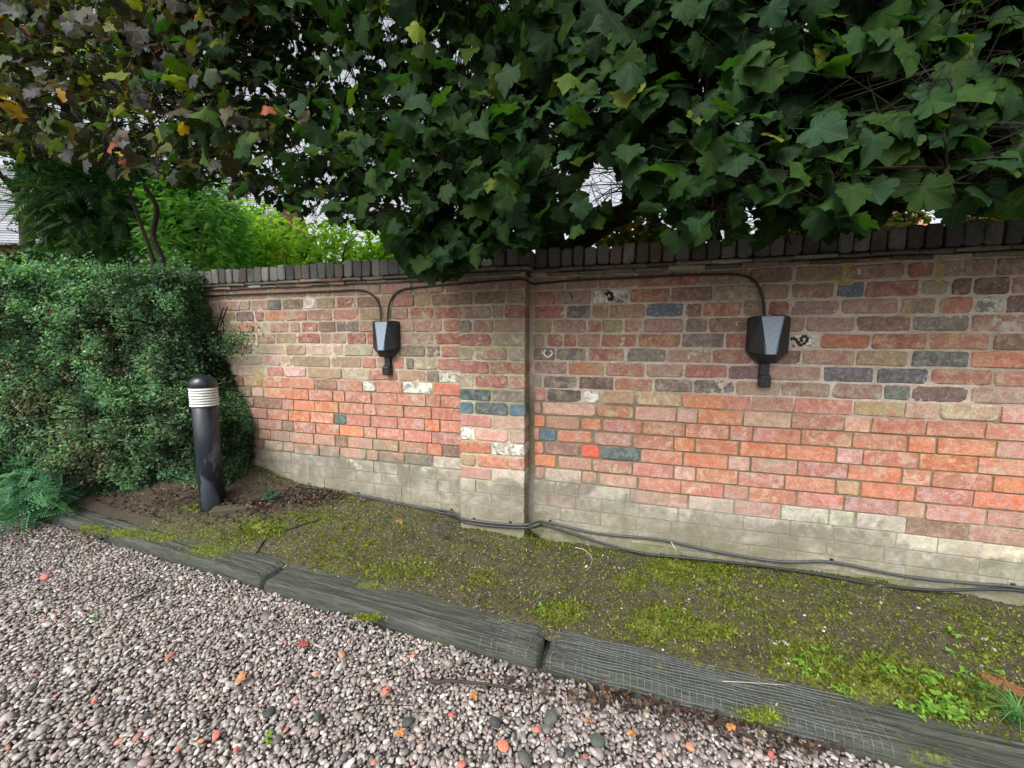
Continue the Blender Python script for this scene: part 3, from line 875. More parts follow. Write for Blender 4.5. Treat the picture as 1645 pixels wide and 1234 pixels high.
# ------------------------------------------------------------------ bollard light
def build_bollard():
    base = np.array([-2.817, -.403, .125])
    root = thing('bollard_light', 'black bollard light with white louvred lamp head standing beside the hedge', 'bollard light')
    root.location = base
    V, F = lathe([(0, -.15), (.076, -.15), (.076, .70), (.070, .706), (0, .706)], 36)
    m = MB(); m.add(V, F, (.02, .024, .03))
    mp, nt = new_mat('bollard_paint'); n = N(nt)
    tc = n('TexCoord').outputs['Object']
    g = n.noise(n('VectorMath', operation='MULTIPLY', ins={0: tc, 1: (1, 1, .35)}).outputs[0], 9, 5, .6)
    worn = n.math('MULTIPLY', n.ramp(g, .50, .56), n.ramp(n('SeparateXYZ', ins={0: tc}).outputs['Z'], .62, .40))
    c = n.mix(worn, (.014, .018, .026), (.075, .090, .115))
    spk = n.ramp(n.noise(tc, 70, 4, .7), .66, .72)
    c = n.mix(n.math('MULTIPLY', spk, .4), c, (.25, .26, .26))
    n.out(principled(n, c, n.ramp(worn, 0, 1, .30, .6), n.bump(n.noise(tc, 60, 3, .6), .1, .002), .5))
    link('post', m.mesh('post', True), mp, root)
    mw = mat_plain('lamp_white', (.62, .64, .60), .45, .4, 50, .18, .1)
    for i in range(7):
        z = .712 + i * .0185
        V, F = lathe([(.060, z + .003), (.082, z - .001), (.084, z + .004), (.080, z + .0125), (.064, z + .0165), (.060, z + .003)], 36)
        m = MB(); m.add(V, F)
        link('louvre', m.mesh('louvre', True), mw, root)
    V, F = lathe([(.0, .70), (.062, .70), (.062, .845), (.0, .845)], 28)
    m = MB(); m.add(V, F); link('diffuser', m.mesh('diffuser', True), mat_plain('lamp_diffuser', (.45, .46, .42), .35, .5), root)
    prof = [(.0, .840), (.079, .840), (.081, .846), (.081, .862)] + [(.081 * math.cos(t), .862 + .066 * math.sin(t)) for t in np.linspace(.1, math.pi / 2, 10)]
    V, F = lathe(prof, 36)
    m = MB(); m.add(V, F); link('cap', m.mesh('cap', True), mp, root)
build_bollard()
def blob_mesh(name, r, seed, flat=.6, sub=2, amp=.3, col=(.3, .28, .2)):
    V, F = ico(sub)
    V = V * (1 + amp * (fbm(V + seed, 1.3, seed, 3) - .5) * 2)[:, None]
    V = V * np.array(r)
    c = np.tile(col, (len(V), 1))
    return mesh_from(name, V, F, c, smooth=False)
q = bed_hit(372, 818)
sl = MB(); sl.box(-.12, .12, -.045, .045, -.08, .022, (.060, .056, .034))
so_ = link('edging_block', sl.mesh('edging_block'), M_STONE, None, q); so_.rotation_euler = (0, .02, math.radians(35))
bvm = so_.modifiers.new('bev', 'BEVEL'); bvm.width = .012; bvm.segments = 2
tag(so_, 'small mossy stone block lying against the foot of the bollard light', 'stone block')

# ------------------------------------------------------------------ chargers
def build_charger(cx, label):
    root = thing('wall_charger', label, 'charger', 'chargers on the brick wall')
    root.location = (cx, 0, 0)
    w = .092
    zt, zs, zb = 1.428, 1.240, 1.180
    hexo = [(-w, zt - .010), (-w + .012, zt), (w - .012, zt), (w, zt - .010), (w, zs), (.042, zb), (-.042, zb), (-w, zs)]
    m = MB()
    n = len(hexo)
    V = [(x, .0, z) for x, z in hexo] + [(x, -.054, z) for x, z in hexo]
    F = [(i, (i + 1) % n, n + (i + 1) % n, n + i) for i in range(n)]
    m.add(V, [f[::-1] for f in F], (.012, .013, .015))
    pt, pb = .064, .025           # half widths of the front panel
    yt, yb = -.082, -.100
    zpt, zpb = zt - .002, 1.226
    body = MB()
    fr = [(-pt, yt, zpt), (pt, yt, zpt), (pb, yb, zpb), (-pb, yb, zpb)]
    hv = [(x, -.0542, z) for x, z in hexo]
    Vb = fr + hv
    o = 4
    Fb = [(0, o + 0, o + 7), (0, o + 1, o + 0), (0, o + 7, 3), (3, o + 7, o + 6),
          (1, o + 3, o + 2), (1, o + 4, o + 3), (1, 2, o + 4), (2, o + 5, o + 4),
          (2, 3, o + 6), (2, o + 6, o + 5), (0, 1, o + 2), (0, o + 2, o + 1)]
    m.add(Vb, Fb, (.012, .013, .015))
    bo = link('body', m.mesh('body'), M_BLACK, root)
    p = MB()
    e = .0015
    p.add([(-pt + e, yt - .0022, zpt - e), (pt - e, yt - .0022, zpt - e), (pb - e, yb - .0022, zpb + e), (-pb + e, yb - .0022, zpb + e),
           (-pt, yt + .001, zpt), (pt, yt + .001, zpt), (pb, yb + .001, zpb), (-pb, yb + .001, zpb)],
          [(0, 3, 2, 1), (0, 1, 5, 4), (1, 2, 6, 5), (2, 3, 7, 6), (3, 0, 4, 7)])
    link('front_panel', p.mesh('front_panel'), M_PANEL, root)
    h = MB()
    h.box(-.021, .021, -.032, .0, 1.100, 1.190)
    ho = link('plug_holder', h.mesh('plug_holder'), M_BLACK, root)
    h2 = MB(); h2.box(-.025, .025, -.058, .0, 1.052, 1.1145)
    h3 = MB(); h3.box(-.0245, .0245, -.038, .0, 1.118, 1.1235)
    p2 = link('plug', h2.mesh('plug'), M_BLACK, ho)
    p3 = link('collar', h3.mesh('collar'), M_BLACK, ho)
    for ob, bw in ((bo, .004), (ho, .004), (p2, .006)):
        bm = ob.modifiers.new('bev', 'BEVEL'); bm.width = bw; bm.segments = 2; bm.limit_method = 'ANGLE'; bm.angle_limit = math.radians(18)
    return root
build_charger(-1.583, 'black faceted charger on the wall fed by two looped cables, between hedge and pier')
build_charger(.736, 'black faceted charger with pale front panel, beside the white-daubed brick, one cable from above')

# ------------------------------------------------------------------ cables
def cable(pts, r, label, mat=M_CABLE, clips=(), off=None):
    P = smooth_path(pts, 8)
    root = link('cable', None)
    tag(root, label, 'cable')
    m = MB(); m.tube(P, r, 8)
    link('cable_sheath', m.mesh('cable_sheath', True), mat, root)
    for c in clips:
        d = c
        k = MB()
        k.tube([(d[0] - .004, d[1], d[2] - r * 1.5), (d[0] - .004, d[1] - r * 1.9, d[2]), (d[0] - .004, d[1], d[2] + r * 1.5)], r * .5, 6)
        k.box(d[0] - r, d[0] + r, d[1] - r * 1.1, d[1] + r * 2, d[2] + r * 1.0, d[2] + r * 2.4)
        link('clip', k.mesh('clip'), M_BLACK, root)
    return root
def wp(px, py, y=-.016): return at_y(px, py, y)
tops1 = [wp(250, 480), wp(296, 478), wp(370, 474), wp(450, 471), wp(530, 468), wp(572, 466), wp(592, 470), wp(605, 482), wp(611, 497), wp(612, 520, -.03)]
cable(tops1, .0068, 'thin black cable under the coping, from the hedge to a charger')
PY = -PD - .012
tops2 = [wp(622, 522, -.03), wp(624, 496), wp(631, 477), wp(645, 466), wp(668, 462), wp(725, 457), at_y(742, 456, PY), at_y(790, 452, PY), at_y(838, 449, PY), wp(857, 456), wp(872, 455), wp(930, 450), wp(1000, 447), wp(1080, 443),
         wp(1150, 441), wp(1190, 442), wp(1210, 450), wp(1222, 468), wp(1227, 490), wp(1228, 515, -.03)]
cable(tops2, .0068, 'black cable looping over the pier between the two chargers', clips=[wp(930, 450, 0), wp(1080, 443, 0), wp(690, 460, 0)])
low1 = [wp(446, 770, -.03), wp(480, 783), wp(530, 791), wp(580, 795), wp(650, 810), wp(700, 818), wp(726, 822), at_y(744, 833, PY), at_y(790, 840, PY), at_y(830, 843, PY), at_y(850, 842, PY), wp(868, 838), wp(884, 840), wp(960, 857), wp(1060, 867), wp(1150, 886),
        wp(1250, 902), wp(1335, 903), wp(1450, 925), wp(1560, 937), wp(1645, 945), np.array([2.3, -.016, .075]), np.array([3.5, -.016, .085])]
cable(low1, .0075, 'grey cable clipped along the pale foot of the wall', M_CABLEG,
      clips=[wp(576, 794, 0), wp(726, 821, 0), at_y(762, 836, -PD), at_y(820, 842, -PD), wp(884, 839, 0), wp(1335, 902, 0), wp(1625, 942, 0)])
def wg(px, py, y=-.03):
    q = at_y(px, py, y); q[2] = max(q[2], float(gz(q[0], y)) + .010); return q
low2 = [wg(480, 792, -.05), wg(530, 797, -.03), wg(575, 798), wg(650, 814), wg(722, 827), at_y(744, 838, PY - .002), at_y(790, 845, PY - .002), at_y(850, 848, PY - .002), wp(870, 844, -.03), wp(886, 847, -.03), wg(930, 861), wg(985, 878, -.04), wg(1040, 890, -.05), wg(1110, 897, -.06),
        wg(1190, 905, -.06), wg(1300, 920, -.05), wg(1400, 938, -.05), wg(1500, 948, -.04), wg(1645, 950, -.03), np.array([2.3, -.03, .05]), np.array([3.5, -.03, .055])]
cable(low2, .0075, 'black cable lying on the soil along the foot of the wall', M_CABLE)
def bp(px, py, dz=.008):
    q = bed_hit(px, py); q[2] += dz; return q
cable([bp(372, 819), bp(400, 806), bp(425, 795), bp(440, 782), bp(438, 768)], .010, 'stiff black cable end curving out of the leaf litter by the bollard light')
cable([bp(410, 890, .0), bp(428, 868), bp(455, 856), bp(490, 843), bp(520, 833, .0)], .0045, 'thin dark root-like cable crossing the mossy soil behind the first sleeper')
ST = mat_plain('pale_twine', (.40, .36, .27), .9, .1)
def strand(name, pts, r, label, cat, mat):
    m = MB(); P = smooth_path(pts, 6); m.tube(P, np.linspace(r, r * .6, len(P)), 5)
    return tag(link(name, m.mesh(name, True), mat), label, cat)
strand('twine', [bp(924, 882, .01), bp(938, 886, .012), bp(950, 897, .01), bp(950, 908, .008), bp(942, 918, .006)], .0028, 'pale curved loose twine on the soil near the pier', 'twine', ST)
strand('dry_stalk', [wp(1078, 870, -.05), wg(1086, 884, -.10), bp(1097, 896, .01)], .0035, 'pale dry stalk leaning from the foot of the wall', 'stalk', ST)
strand('dry_straw', [bp(1160, 1099, .012), bp(1200, 1101, .012), bp(1268, 1105, .01)], .0014, 'straight pale dry straw lying over the long sleeper edge', 'straw', ST)

# ------------------------------------------------------------------ leaf templates
def maple_template():
    half = [(.04, .06), (.15, -.03), (.29, -.08), (.41, -.05, 1), (.41, .06), (.44, .10), (.38, .18), (.47, .21), (.52, .26), (.57, .31), (.59, .42, 1), (.54, .48), (.52, .55), (.42, .57), (.31, .58), (.36, .65), (.34, .76), (.23, .80), (.13, .89)]
    out = [(x[0], x[1], 1.0 if len(x) > 2 else 0.0) for x in half]
    right = out + [(0, .97, 1.0)]
    left = [(-x, y, t) for x, y, t in out[::-1]]
    ring = right + left
    V = [(0, .22, .02)]; vein = [1.0]
    for x, y, t in ring:
        r = math.hypot(x, y - .22)
        V.append((x, y, (-.30 * r * r) + (-.012 if t else .012) + .05 * math.sin(9 * x + 5 * y)))
        vein.append(t)
    n = len(ring)
    F = [(0, 1 + i, 1 + (i + 1) % n) for i in range(n)]
    b = len(V)
    V += [(-.008, .16, 0), (.008, .16, 0), (.006, -.45, .06), (-.006, -.45, .06)]; vein += [0] * 4
    F += [(b, b + 1, b + 2), (b, b + 2, b + 3)]
    return np.array(V), np.array(F), np.array(vein)
def simple_template(wd=.28):
    V = np.array([(0, 0, 0), (wd, .35, .05), (-wd, .35, .05), (0, .45, -.02), (wd * .75, .72, .02), (-wd * .75, .72, .02), (0, 1, -.08)])
    F = np.array([(0, 1, 3), (0, 3, 2), (1, 4, 3), (3, 5, 2), (3, 4, 6), (3, 6, 5)])
    return V, F, np.zeros(len(V))
def frond_template(pairs=9, ln=.30, wd=.05, droop=.25):
    V, F = [], []
    for i in range(pairs):
        t = i / (pairs - 1)
        y = .08 + .88 * t
        z0 = -droop * y * y
        L = ln * (1 - .75 * t ** 1.5) * (.5 + .5 * min(1, t * 5 + .4))
        for s in (-1, 1):
            b = len(V)
            V += [(0, y - wd, z0), (0, y + wd, z0), (s * L, y + L * .75, z0 - .25 * L)]
            F.append((b, b + 1, b + 2) if s > 0 else (b, b + 2, b + 1))
    b = len(V)
    V += [(-.012, 0, 0), (.012, 0, 0), (0, 1.0, -droop)]
    F.append((b, b + 1, b + 2))
    return np.array(V), np.array(F), np.zeros(len(V))
def unit(a): return a / (np.linalg.norm(a, axis=-1, keepdims=True) + 1e-9)
def leaves_mesh(name, tmpl, P, NRM, TIP, S, C, curl=1.0):
    tv, tf, ve = tmpl
    NRM = unit(NRM)
    TIP = unit(TIP - NRM * np.sum(TIP * NRM, 1, keepdims=True))
    R = np.cross(TIP, NRM)
    n, k = len(P), len(tv)
    crl = np.random.default_rng(n).normal(size=(n, 3)) * np.array([.28, .38, .10]) * curl
    Zt = tv[None, :, 2] + crl[:, 0:1] * tv[None, :, 1] ** 2 + crl[:, 1:2] * np.abs(tv[None, :, 0]) ** 1.4
    Xt = tv[None, :, 0] * (1 + crl[:, 2:3])
    V = P[:, None] + S[:, None, None] * (Xt[..., None] * R[:, None] + tv[None, :, 1:2] * TIP[:, None] + Zt[..., None] * NRM[:, None])
    F = (tf[None] + (np.arange(n) * k)[:, None, None]).reshape(-1, 3)
    return mesh_from(name, V.reshape(-1, 3), F, np.repeat(C, k, 0), extra={'vein': np.tile(ve, n)}, smooth=True)
MAPLE = maple_template()
SIMPLE = simple_template()
FROND = frond_template()
def fir_template(pairs=11, ln=.15, wd=.028):
    V, F = [], []
    for i in range(pairs):
        t = i / (pairs - 1); y = .06 + .9 * t
        L = ln * (1 - .35 * t)
        for sg in (-1, 0, 1):
            b = len(V); z0 = -.12 * y * y
            if sg == 0: V += [(-wd * .5, y, z0), (wd * .5, y, z0), (0, y + L * .8, z0 + L * .8)]
            else: V += [(0, y, z0), (sg * L, y + L * .55 + wd, z0 + .03), (sg * L, y + L * .55 - wd, z0 + .03)]
            F.append((b, b + 1, b + 2))
    b = len(V)
    V += [(-.014, 0, 0), (.014, 0, 0), (0, 1.0, -.12)]; F.append((b, b + 1, b + 2))
    return np.array(V), np.array(F), np.zeros(len(V))
FIR = fir_template()

# ------------------------------------------------------------------ maple crowns overhanging the wall
LOWX = [-700, -100, 0, 110, 200, 300, 345, 400, 470, 560, 610, 640, 665, 690, 730, 775, 850, 930, 985, 1050, 1100, 1150, 1200, 1260, 1330, 1390, 1450, 1540, 1645, 2400]
LOWY = [240, 250, 262, 268, 285, 300, 318, 330, 348, 366, 378, 415, 448, 462, 448, 405, 398, 385, 330, 385, 405, 402, 395, 385, 388, 362, 350, 348, 340, 330]
def low(px): return np.interp(px, LOWX, LOWY)
HOLES = [(965, 290, 34, 42), (1210, 355, 26, 30), (1470, 350, 55, 18), (1620, 335, 26, 12), (1000, 330, 22, 12), (352, 290, 20, 22)]
_h = random.Random(4)
HOLES += [(cx + _h.gauss(0, sx), cy + _h.gauss(0, sy), 5 + 7 * _h.random(), 5 + 6 * _h.random()) for cx, cy, sx, sy, n in [(400, 130, 45, 55, 26), (430, 230, 40, 35, 10), (650, 70, 30, 30, 9), (800, 25, 12, 18, 3), (520, 90, 40, 40, 9), (1385, 80, 35, 20, 9), (1470, 165, 30, 15, 4), (1625, 60, 14, 16, 3), (1290, 100, 150, 80, 8), (900, 150, 100, 60, 5), (200, 60, 90, 40, 6)] for _ in range(n)]
TRUNK0 = np.array([-.35, 1.25, 1.2])
def sprays(n, pxr, pyr, depth_fn, rng):
    px = rng.uniform(*pxr, n); py = rng.uniform(*pyr, n)
    P = np.zeros((n, 3)); ok = np.ones(n, bool)
    for i in range(n):
        y = depth_fn(rng, px[i], py[i])
        d = ray(px[i], py[i])
        if d[1] < .08: ok[i] = False; continue
        P[i] = CAMP + d * ((y - CAMP[1]) / d[1])
    ok &= (P[:, 2] < 6.5)
    return P[ok], px[ok], py[ok]
def filter_leaves(P, S, margin=.62):
    # keep leaf tips above the hanging edge of the crown and out of the wall
    px, py, dz = proj(P)
    ps = S * FPX / np.maximum(dz, .3)
    wob = (fbm(np.stack([px / 60, py / 400, 0 * px], 1), 1.0, 3, 2) - .5) * 36
    ok = (dz > 1.15) & (py + ps * margin < low(px) + wob)
    for hx, hy, rx, ry in HOLES:
        ok &= ~((((px - hx) / rx) ** 2 + ((py + .3 * ps - hy) / ry) ** 2) < 1)
    ok &= ~((P[:, 1] < -.36) & (px > 1290) & (px < 1480) & (np.abs(py + .35 * ps - (158 - (px - 1320) * .17)) < 26))
    ok &= fbm(P, 1.9, 123, 3) < .60
    ok &= ~((P[:, 1] > -.26) & (P[:, 1] < .38) & (P[:, 2] < 1.92))
    ok &= ~((P[:, 1] > -.10) & (P[:, 2] < 1.6))
    return ok
def tree_leaves(SP, rng, per, spread, size, colfn, nbias):
    n = len(SP)
    k = rng.integers(per[0], per[1], n)
    idx = np.repeat(np.arange(n), k)
    m = len(idx)
    off = rng.normal(size=(m, 3)) * np.array([spread, spread * .8, spread * .75])
    P = SP[idx] + off
    S = size[0] + (size[1] - size[0]) * rng.beta(1.6, 2.2, m)
    out = unit(np.stack([(P[:, 0] - TRUNK0[0]) * .25, (P[:, 1] - 1.4) * .9 - .3, np.zeros(m)], 1))
    NR = unit(nbias * out + np.array([0, 0, .62]) + rng.normal(size=(m, 3)) * .52)
    TP = unit(out * .55 + np.array([0, 0, -.85]) + rng.normal(size=(m, 3)) * .35)
    ok = filter_leaves(P, S)
    P, S, NR, TP, idx = P[ok], S[ok], NR[ok], TP[ok], idx[ok]
    return P, S, NR, TP, colfn(P, rng), idx
def col_green(P, rng):
    n = len(P)
    base = np.array([(.017, .046, .011), (.012, .034, .011), (.024, .056, .011), (.016, .043, .018), (.042, .078, .012), (.12, .15, .020)])
    px, py, dz = proj(P)
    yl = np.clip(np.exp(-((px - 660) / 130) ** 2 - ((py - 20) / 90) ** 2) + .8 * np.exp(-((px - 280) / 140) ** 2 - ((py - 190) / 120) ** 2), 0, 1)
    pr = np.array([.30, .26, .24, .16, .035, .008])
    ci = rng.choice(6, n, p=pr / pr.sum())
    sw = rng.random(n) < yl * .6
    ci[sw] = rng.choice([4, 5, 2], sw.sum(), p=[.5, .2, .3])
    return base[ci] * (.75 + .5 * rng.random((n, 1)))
def col_copper(P, rng):
    n = len(P)
    base = np.array([(.050, .047, .045), (.034, .030, .030), (.066, .062, .055), (.050, .038, .022), (.12, .12, .020), (.30, .17, .022), (.036, .056, .018), (.13, .135, .15), (.24, .07, .03)])
    pr = np.array([.15, .17, .09, .14, .14, .045, .22, .03, .015])
    return base[rng.choice(9, n, p=pr / pr.sum())] * (.75 + .5 * rng.random((n, 1)))
def make_tree(name, label, SP, limbs, colfn, mat, per, spread, size, seed, own_n):
    rng = np.random.default_rng(seed)
    root = thing(name, label, 'tree', 'maple trees overhanging the wall')
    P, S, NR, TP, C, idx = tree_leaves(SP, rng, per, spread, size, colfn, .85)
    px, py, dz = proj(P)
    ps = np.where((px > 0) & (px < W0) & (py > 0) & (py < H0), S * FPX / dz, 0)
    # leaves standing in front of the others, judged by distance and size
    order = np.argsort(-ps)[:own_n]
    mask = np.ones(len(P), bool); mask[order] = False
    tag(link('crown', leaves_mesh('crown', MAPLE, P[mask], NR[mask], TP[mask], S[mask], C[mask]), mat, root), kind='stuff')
    pal = []
    tv, tf, ve = MAPLE
    for j in range(24):
        c = C[order[(j * 7) % len(order)]]
        t2 = tv.copy(); t2[:, 2] += rng.normal() * .28 * tv[:, 1] ** 2 + rng.normal() * .38 * np.abs(tv[:, 0]) ** 1.4; t2[:, 0] *= 1 + rng.normal() * .1
        me = mesh_from('leaf', t2, tf, c, extra={'vein': ve}, smooth=True); me.materials.append(mat); pal.append((c, me))
    pc = np.array([p[0] for p in pal])
    for q in order:
        me = pal[int(rng.choice(np.argsort(((pc - C[q]) ** 2).sum(1))[:4]))][1]
        nn = unit(NR[q]); tt = unit(TP[q] - nn * (TP[q] @ nn)); rr = np.cross(tt, nn); s = S[q]
        o = link('leaf', me, None, root)
        o.matrix_world = Matrix(((rr[0] * s, tt[0] * s, nn[0] * s, P[q][0]), (rr[1] * s, tt[1] * s, nn[1] * s, P[q][1]), (rr[2] * s, tt[2] * s, nn[2] * s, P[q][2]), (0, 0, 0, 1)))
    # trunk and limbs
    lp = []
    for li, (pts, r0, r1) in enumerate(limbs):
        Q = smooth_path(pts, 8)
        Q[1:-1] += (rng.random((len(Q) - 2, 3)) - .5) * .02
        m = MB(); m.tube(Q, np.linspace(r0, r1, len(Q)), 10)
        link('trunk' if li == 0 else 'limb', m.mesh('limb', True), M_BARK, root)
        lp.append(Q)
    lp = np.concatenate(lp)
    # twigs: every spray is fed by a curved twig from the nearest limb point
    tw = MB()
    used = np.unique(idx)
    for i in used:
        c = SP[i]
        d = np.linalg.norm(lp - c, axis=1) + .6 * np.maximum(0, lp[:, 2] - c[2] - .4)
        o = lp[np.argmin(d)]
        L = np.linalg.norm(c - o)
        if L > .5: o = c + (o - c) / L * (.3 + .2 * rng.random())
        mid = (o + c) / 2 + np.array([0, 0, .12 * min(L, 1)]) + rng.normal(size=3) * .05
        tw.tube(smooth_path([o, mid, c], 3), np.linspace(.0045, .0014, 7), 4, cap=False)
        for e in np.where(idx == i)[0][:7]:
            tw.tube([c, P[e] - TP[e] * S[e] * .3], [.0013, .0008], 3, cap=False)
    tag(link('twigs', tw.mesh('twigs'), M_TWIG, root), kind='stuff')
    return root
rngT = np.random.default_rng(21)
def dgreen(rng, px, py):
    u = rng.random()
    if px < 640: return rng.uniform(-.8, .9) if u < .85 else rng.uniform(.9, 1.6)
    if u < .45: return rng.uniform(-.85, -.2)
    if u < .72: return rng.uniform(.35, 1.2)
    return rng.uniform(1.2, 3.2)
SPg, a, b = sprays(4200, (300, 2150), (-600, 470), dgreen, rngT)
cut = rngT.random(len(SPg)) < np.clip((a - 300) / 130, .25, 1)
SPg, a, b = SPg[cut], a[cut], b[cut]
SPg = SPg[b < low(a) + 10]
SPg = np.concatenate([SPg, np.array([at_y(rngT.uniform(640, 745), rngT.uniform(330, 425), rngT.uniform(-.62, -.38)) for _ in range(46)] + [at_y(rngT.uniform(672, 716), rngT.uniform(410, 445), -.45) for _ in range(14)])])
def L_(px, py, y): return at_y(px, py, y)
green_limbs = [([(-.42, 1.35, -.3), L_(905, 520, 1.35), L_(880, 380, 1.3), L_(815, 190, 1.25), L_(785, 60, 1.2), L_(770, -120, 1.15), L_(740, -500, 1.1)], .17, .10),
               ([L_(890, 420, 1.3), L_(985, 352, 1.1), L_(1130, 275, .85), L_(1310, 155, .55), L_(1450, 132, .4), L_(1580, 60, .25), L_(1800, -80, .1)], .10, .035),
               ([L_(850, 320, 1.25), L_(700, 235, .8), L_(560, 200, .4), L_(450, 130, .1), L_(330, 60, -.1)], .06, .02),
               ([L_(815, 190, 1.25), L_(900, 60, .8), L_(1000, -80, .3), L_(1120, -300, -.3)], .06, .02),
               ([L_(1130, 275, .85), L_(1180, 140, .5), L_(1190, 0, .1), L_(1230, -200, -.4)], .04, .015),
               ([L_(785, 60, 1.2), L_(690, -20, .7), L_(600, -130, .2), L_(520, -300, -.4)], .06, .02),
               ([L_(880, 380, 1.3), L_(800, 330, .7), L_(720, 330, -.1), L_(690, 380, -.6)], .03, .008),
               ([L_(985, 352, 1.1), L_(1080, 300, .5), L_(1130, 290, -.2), L_(1160, 330, -.7)], .03, .008),
               ([L_(1180, 235, .75), L_(1260, 185, .2), L_(1320, 160, -.35), L_(1390, 150, -.42), L_(1460, 134, -.42), L_(1560, 85, -.3), L_(1700, 10, -.1)], .050, .022),
               ([L_(1310, 155, .55), L_(1400, 190, .1), L_(1470, 230, -.4), L_(1520, 270, -.8)], .022, .008)]
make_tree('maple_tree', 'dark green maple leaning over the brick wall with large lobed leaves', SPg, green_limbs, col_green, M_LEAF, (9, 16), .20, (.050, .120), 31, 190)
def dcop(rng, px, py):
    u = rng.random()
    if u < .55: return rng.uniform(-.85, .1)
    return rng.uniform(.3, 2.4)
SPc, a, b = sprays(2300, (-550, 460), (-550, 310), dcop, rngT)
cut = rngT.random(len(SPc)) < np.clip((480 - a) / 170, .1, 1)
SPc, a, b = SPc[cut], a[cut], b[cut]
SPc = SPc[b < low(a)]
cop_limbs = [([at_y(30, 700, 2.6), at_y(45, 420, 2.6), at_y(35, 300, 2.5), at_y(60, 150, 2.3), at_y(40, -150, 2.1), at_y(20, -500, 2.0)], .12, .07),
             ([at_y(38, 310, 2.5), at_y(120, 190, 1.8), at_y(180, 120, .9), at_y(250, 130, .2), at_y(300, 170, -.2)], .05, .012),
             ([at_y(40, 330, 2.5), at_y(-20, 250, 1.8), at_y(-60, 150, .8), at_y(20, 170, -.2)], .04, .012),
             ([at_y(60, 150, 2.3), at_y(180, 0, 1.2), at_y(260, -80, .4), at_y(350, -150, -.2)], .05, .015)]
make_tree('copper_maple_tree', 'maple with dusky purple-bronze leaves and a few yellow ones above the hedge', SPc, cop_limbs, col_copper, M_COPPER, (9, 16), .19, (.050, .115), 37, 100)

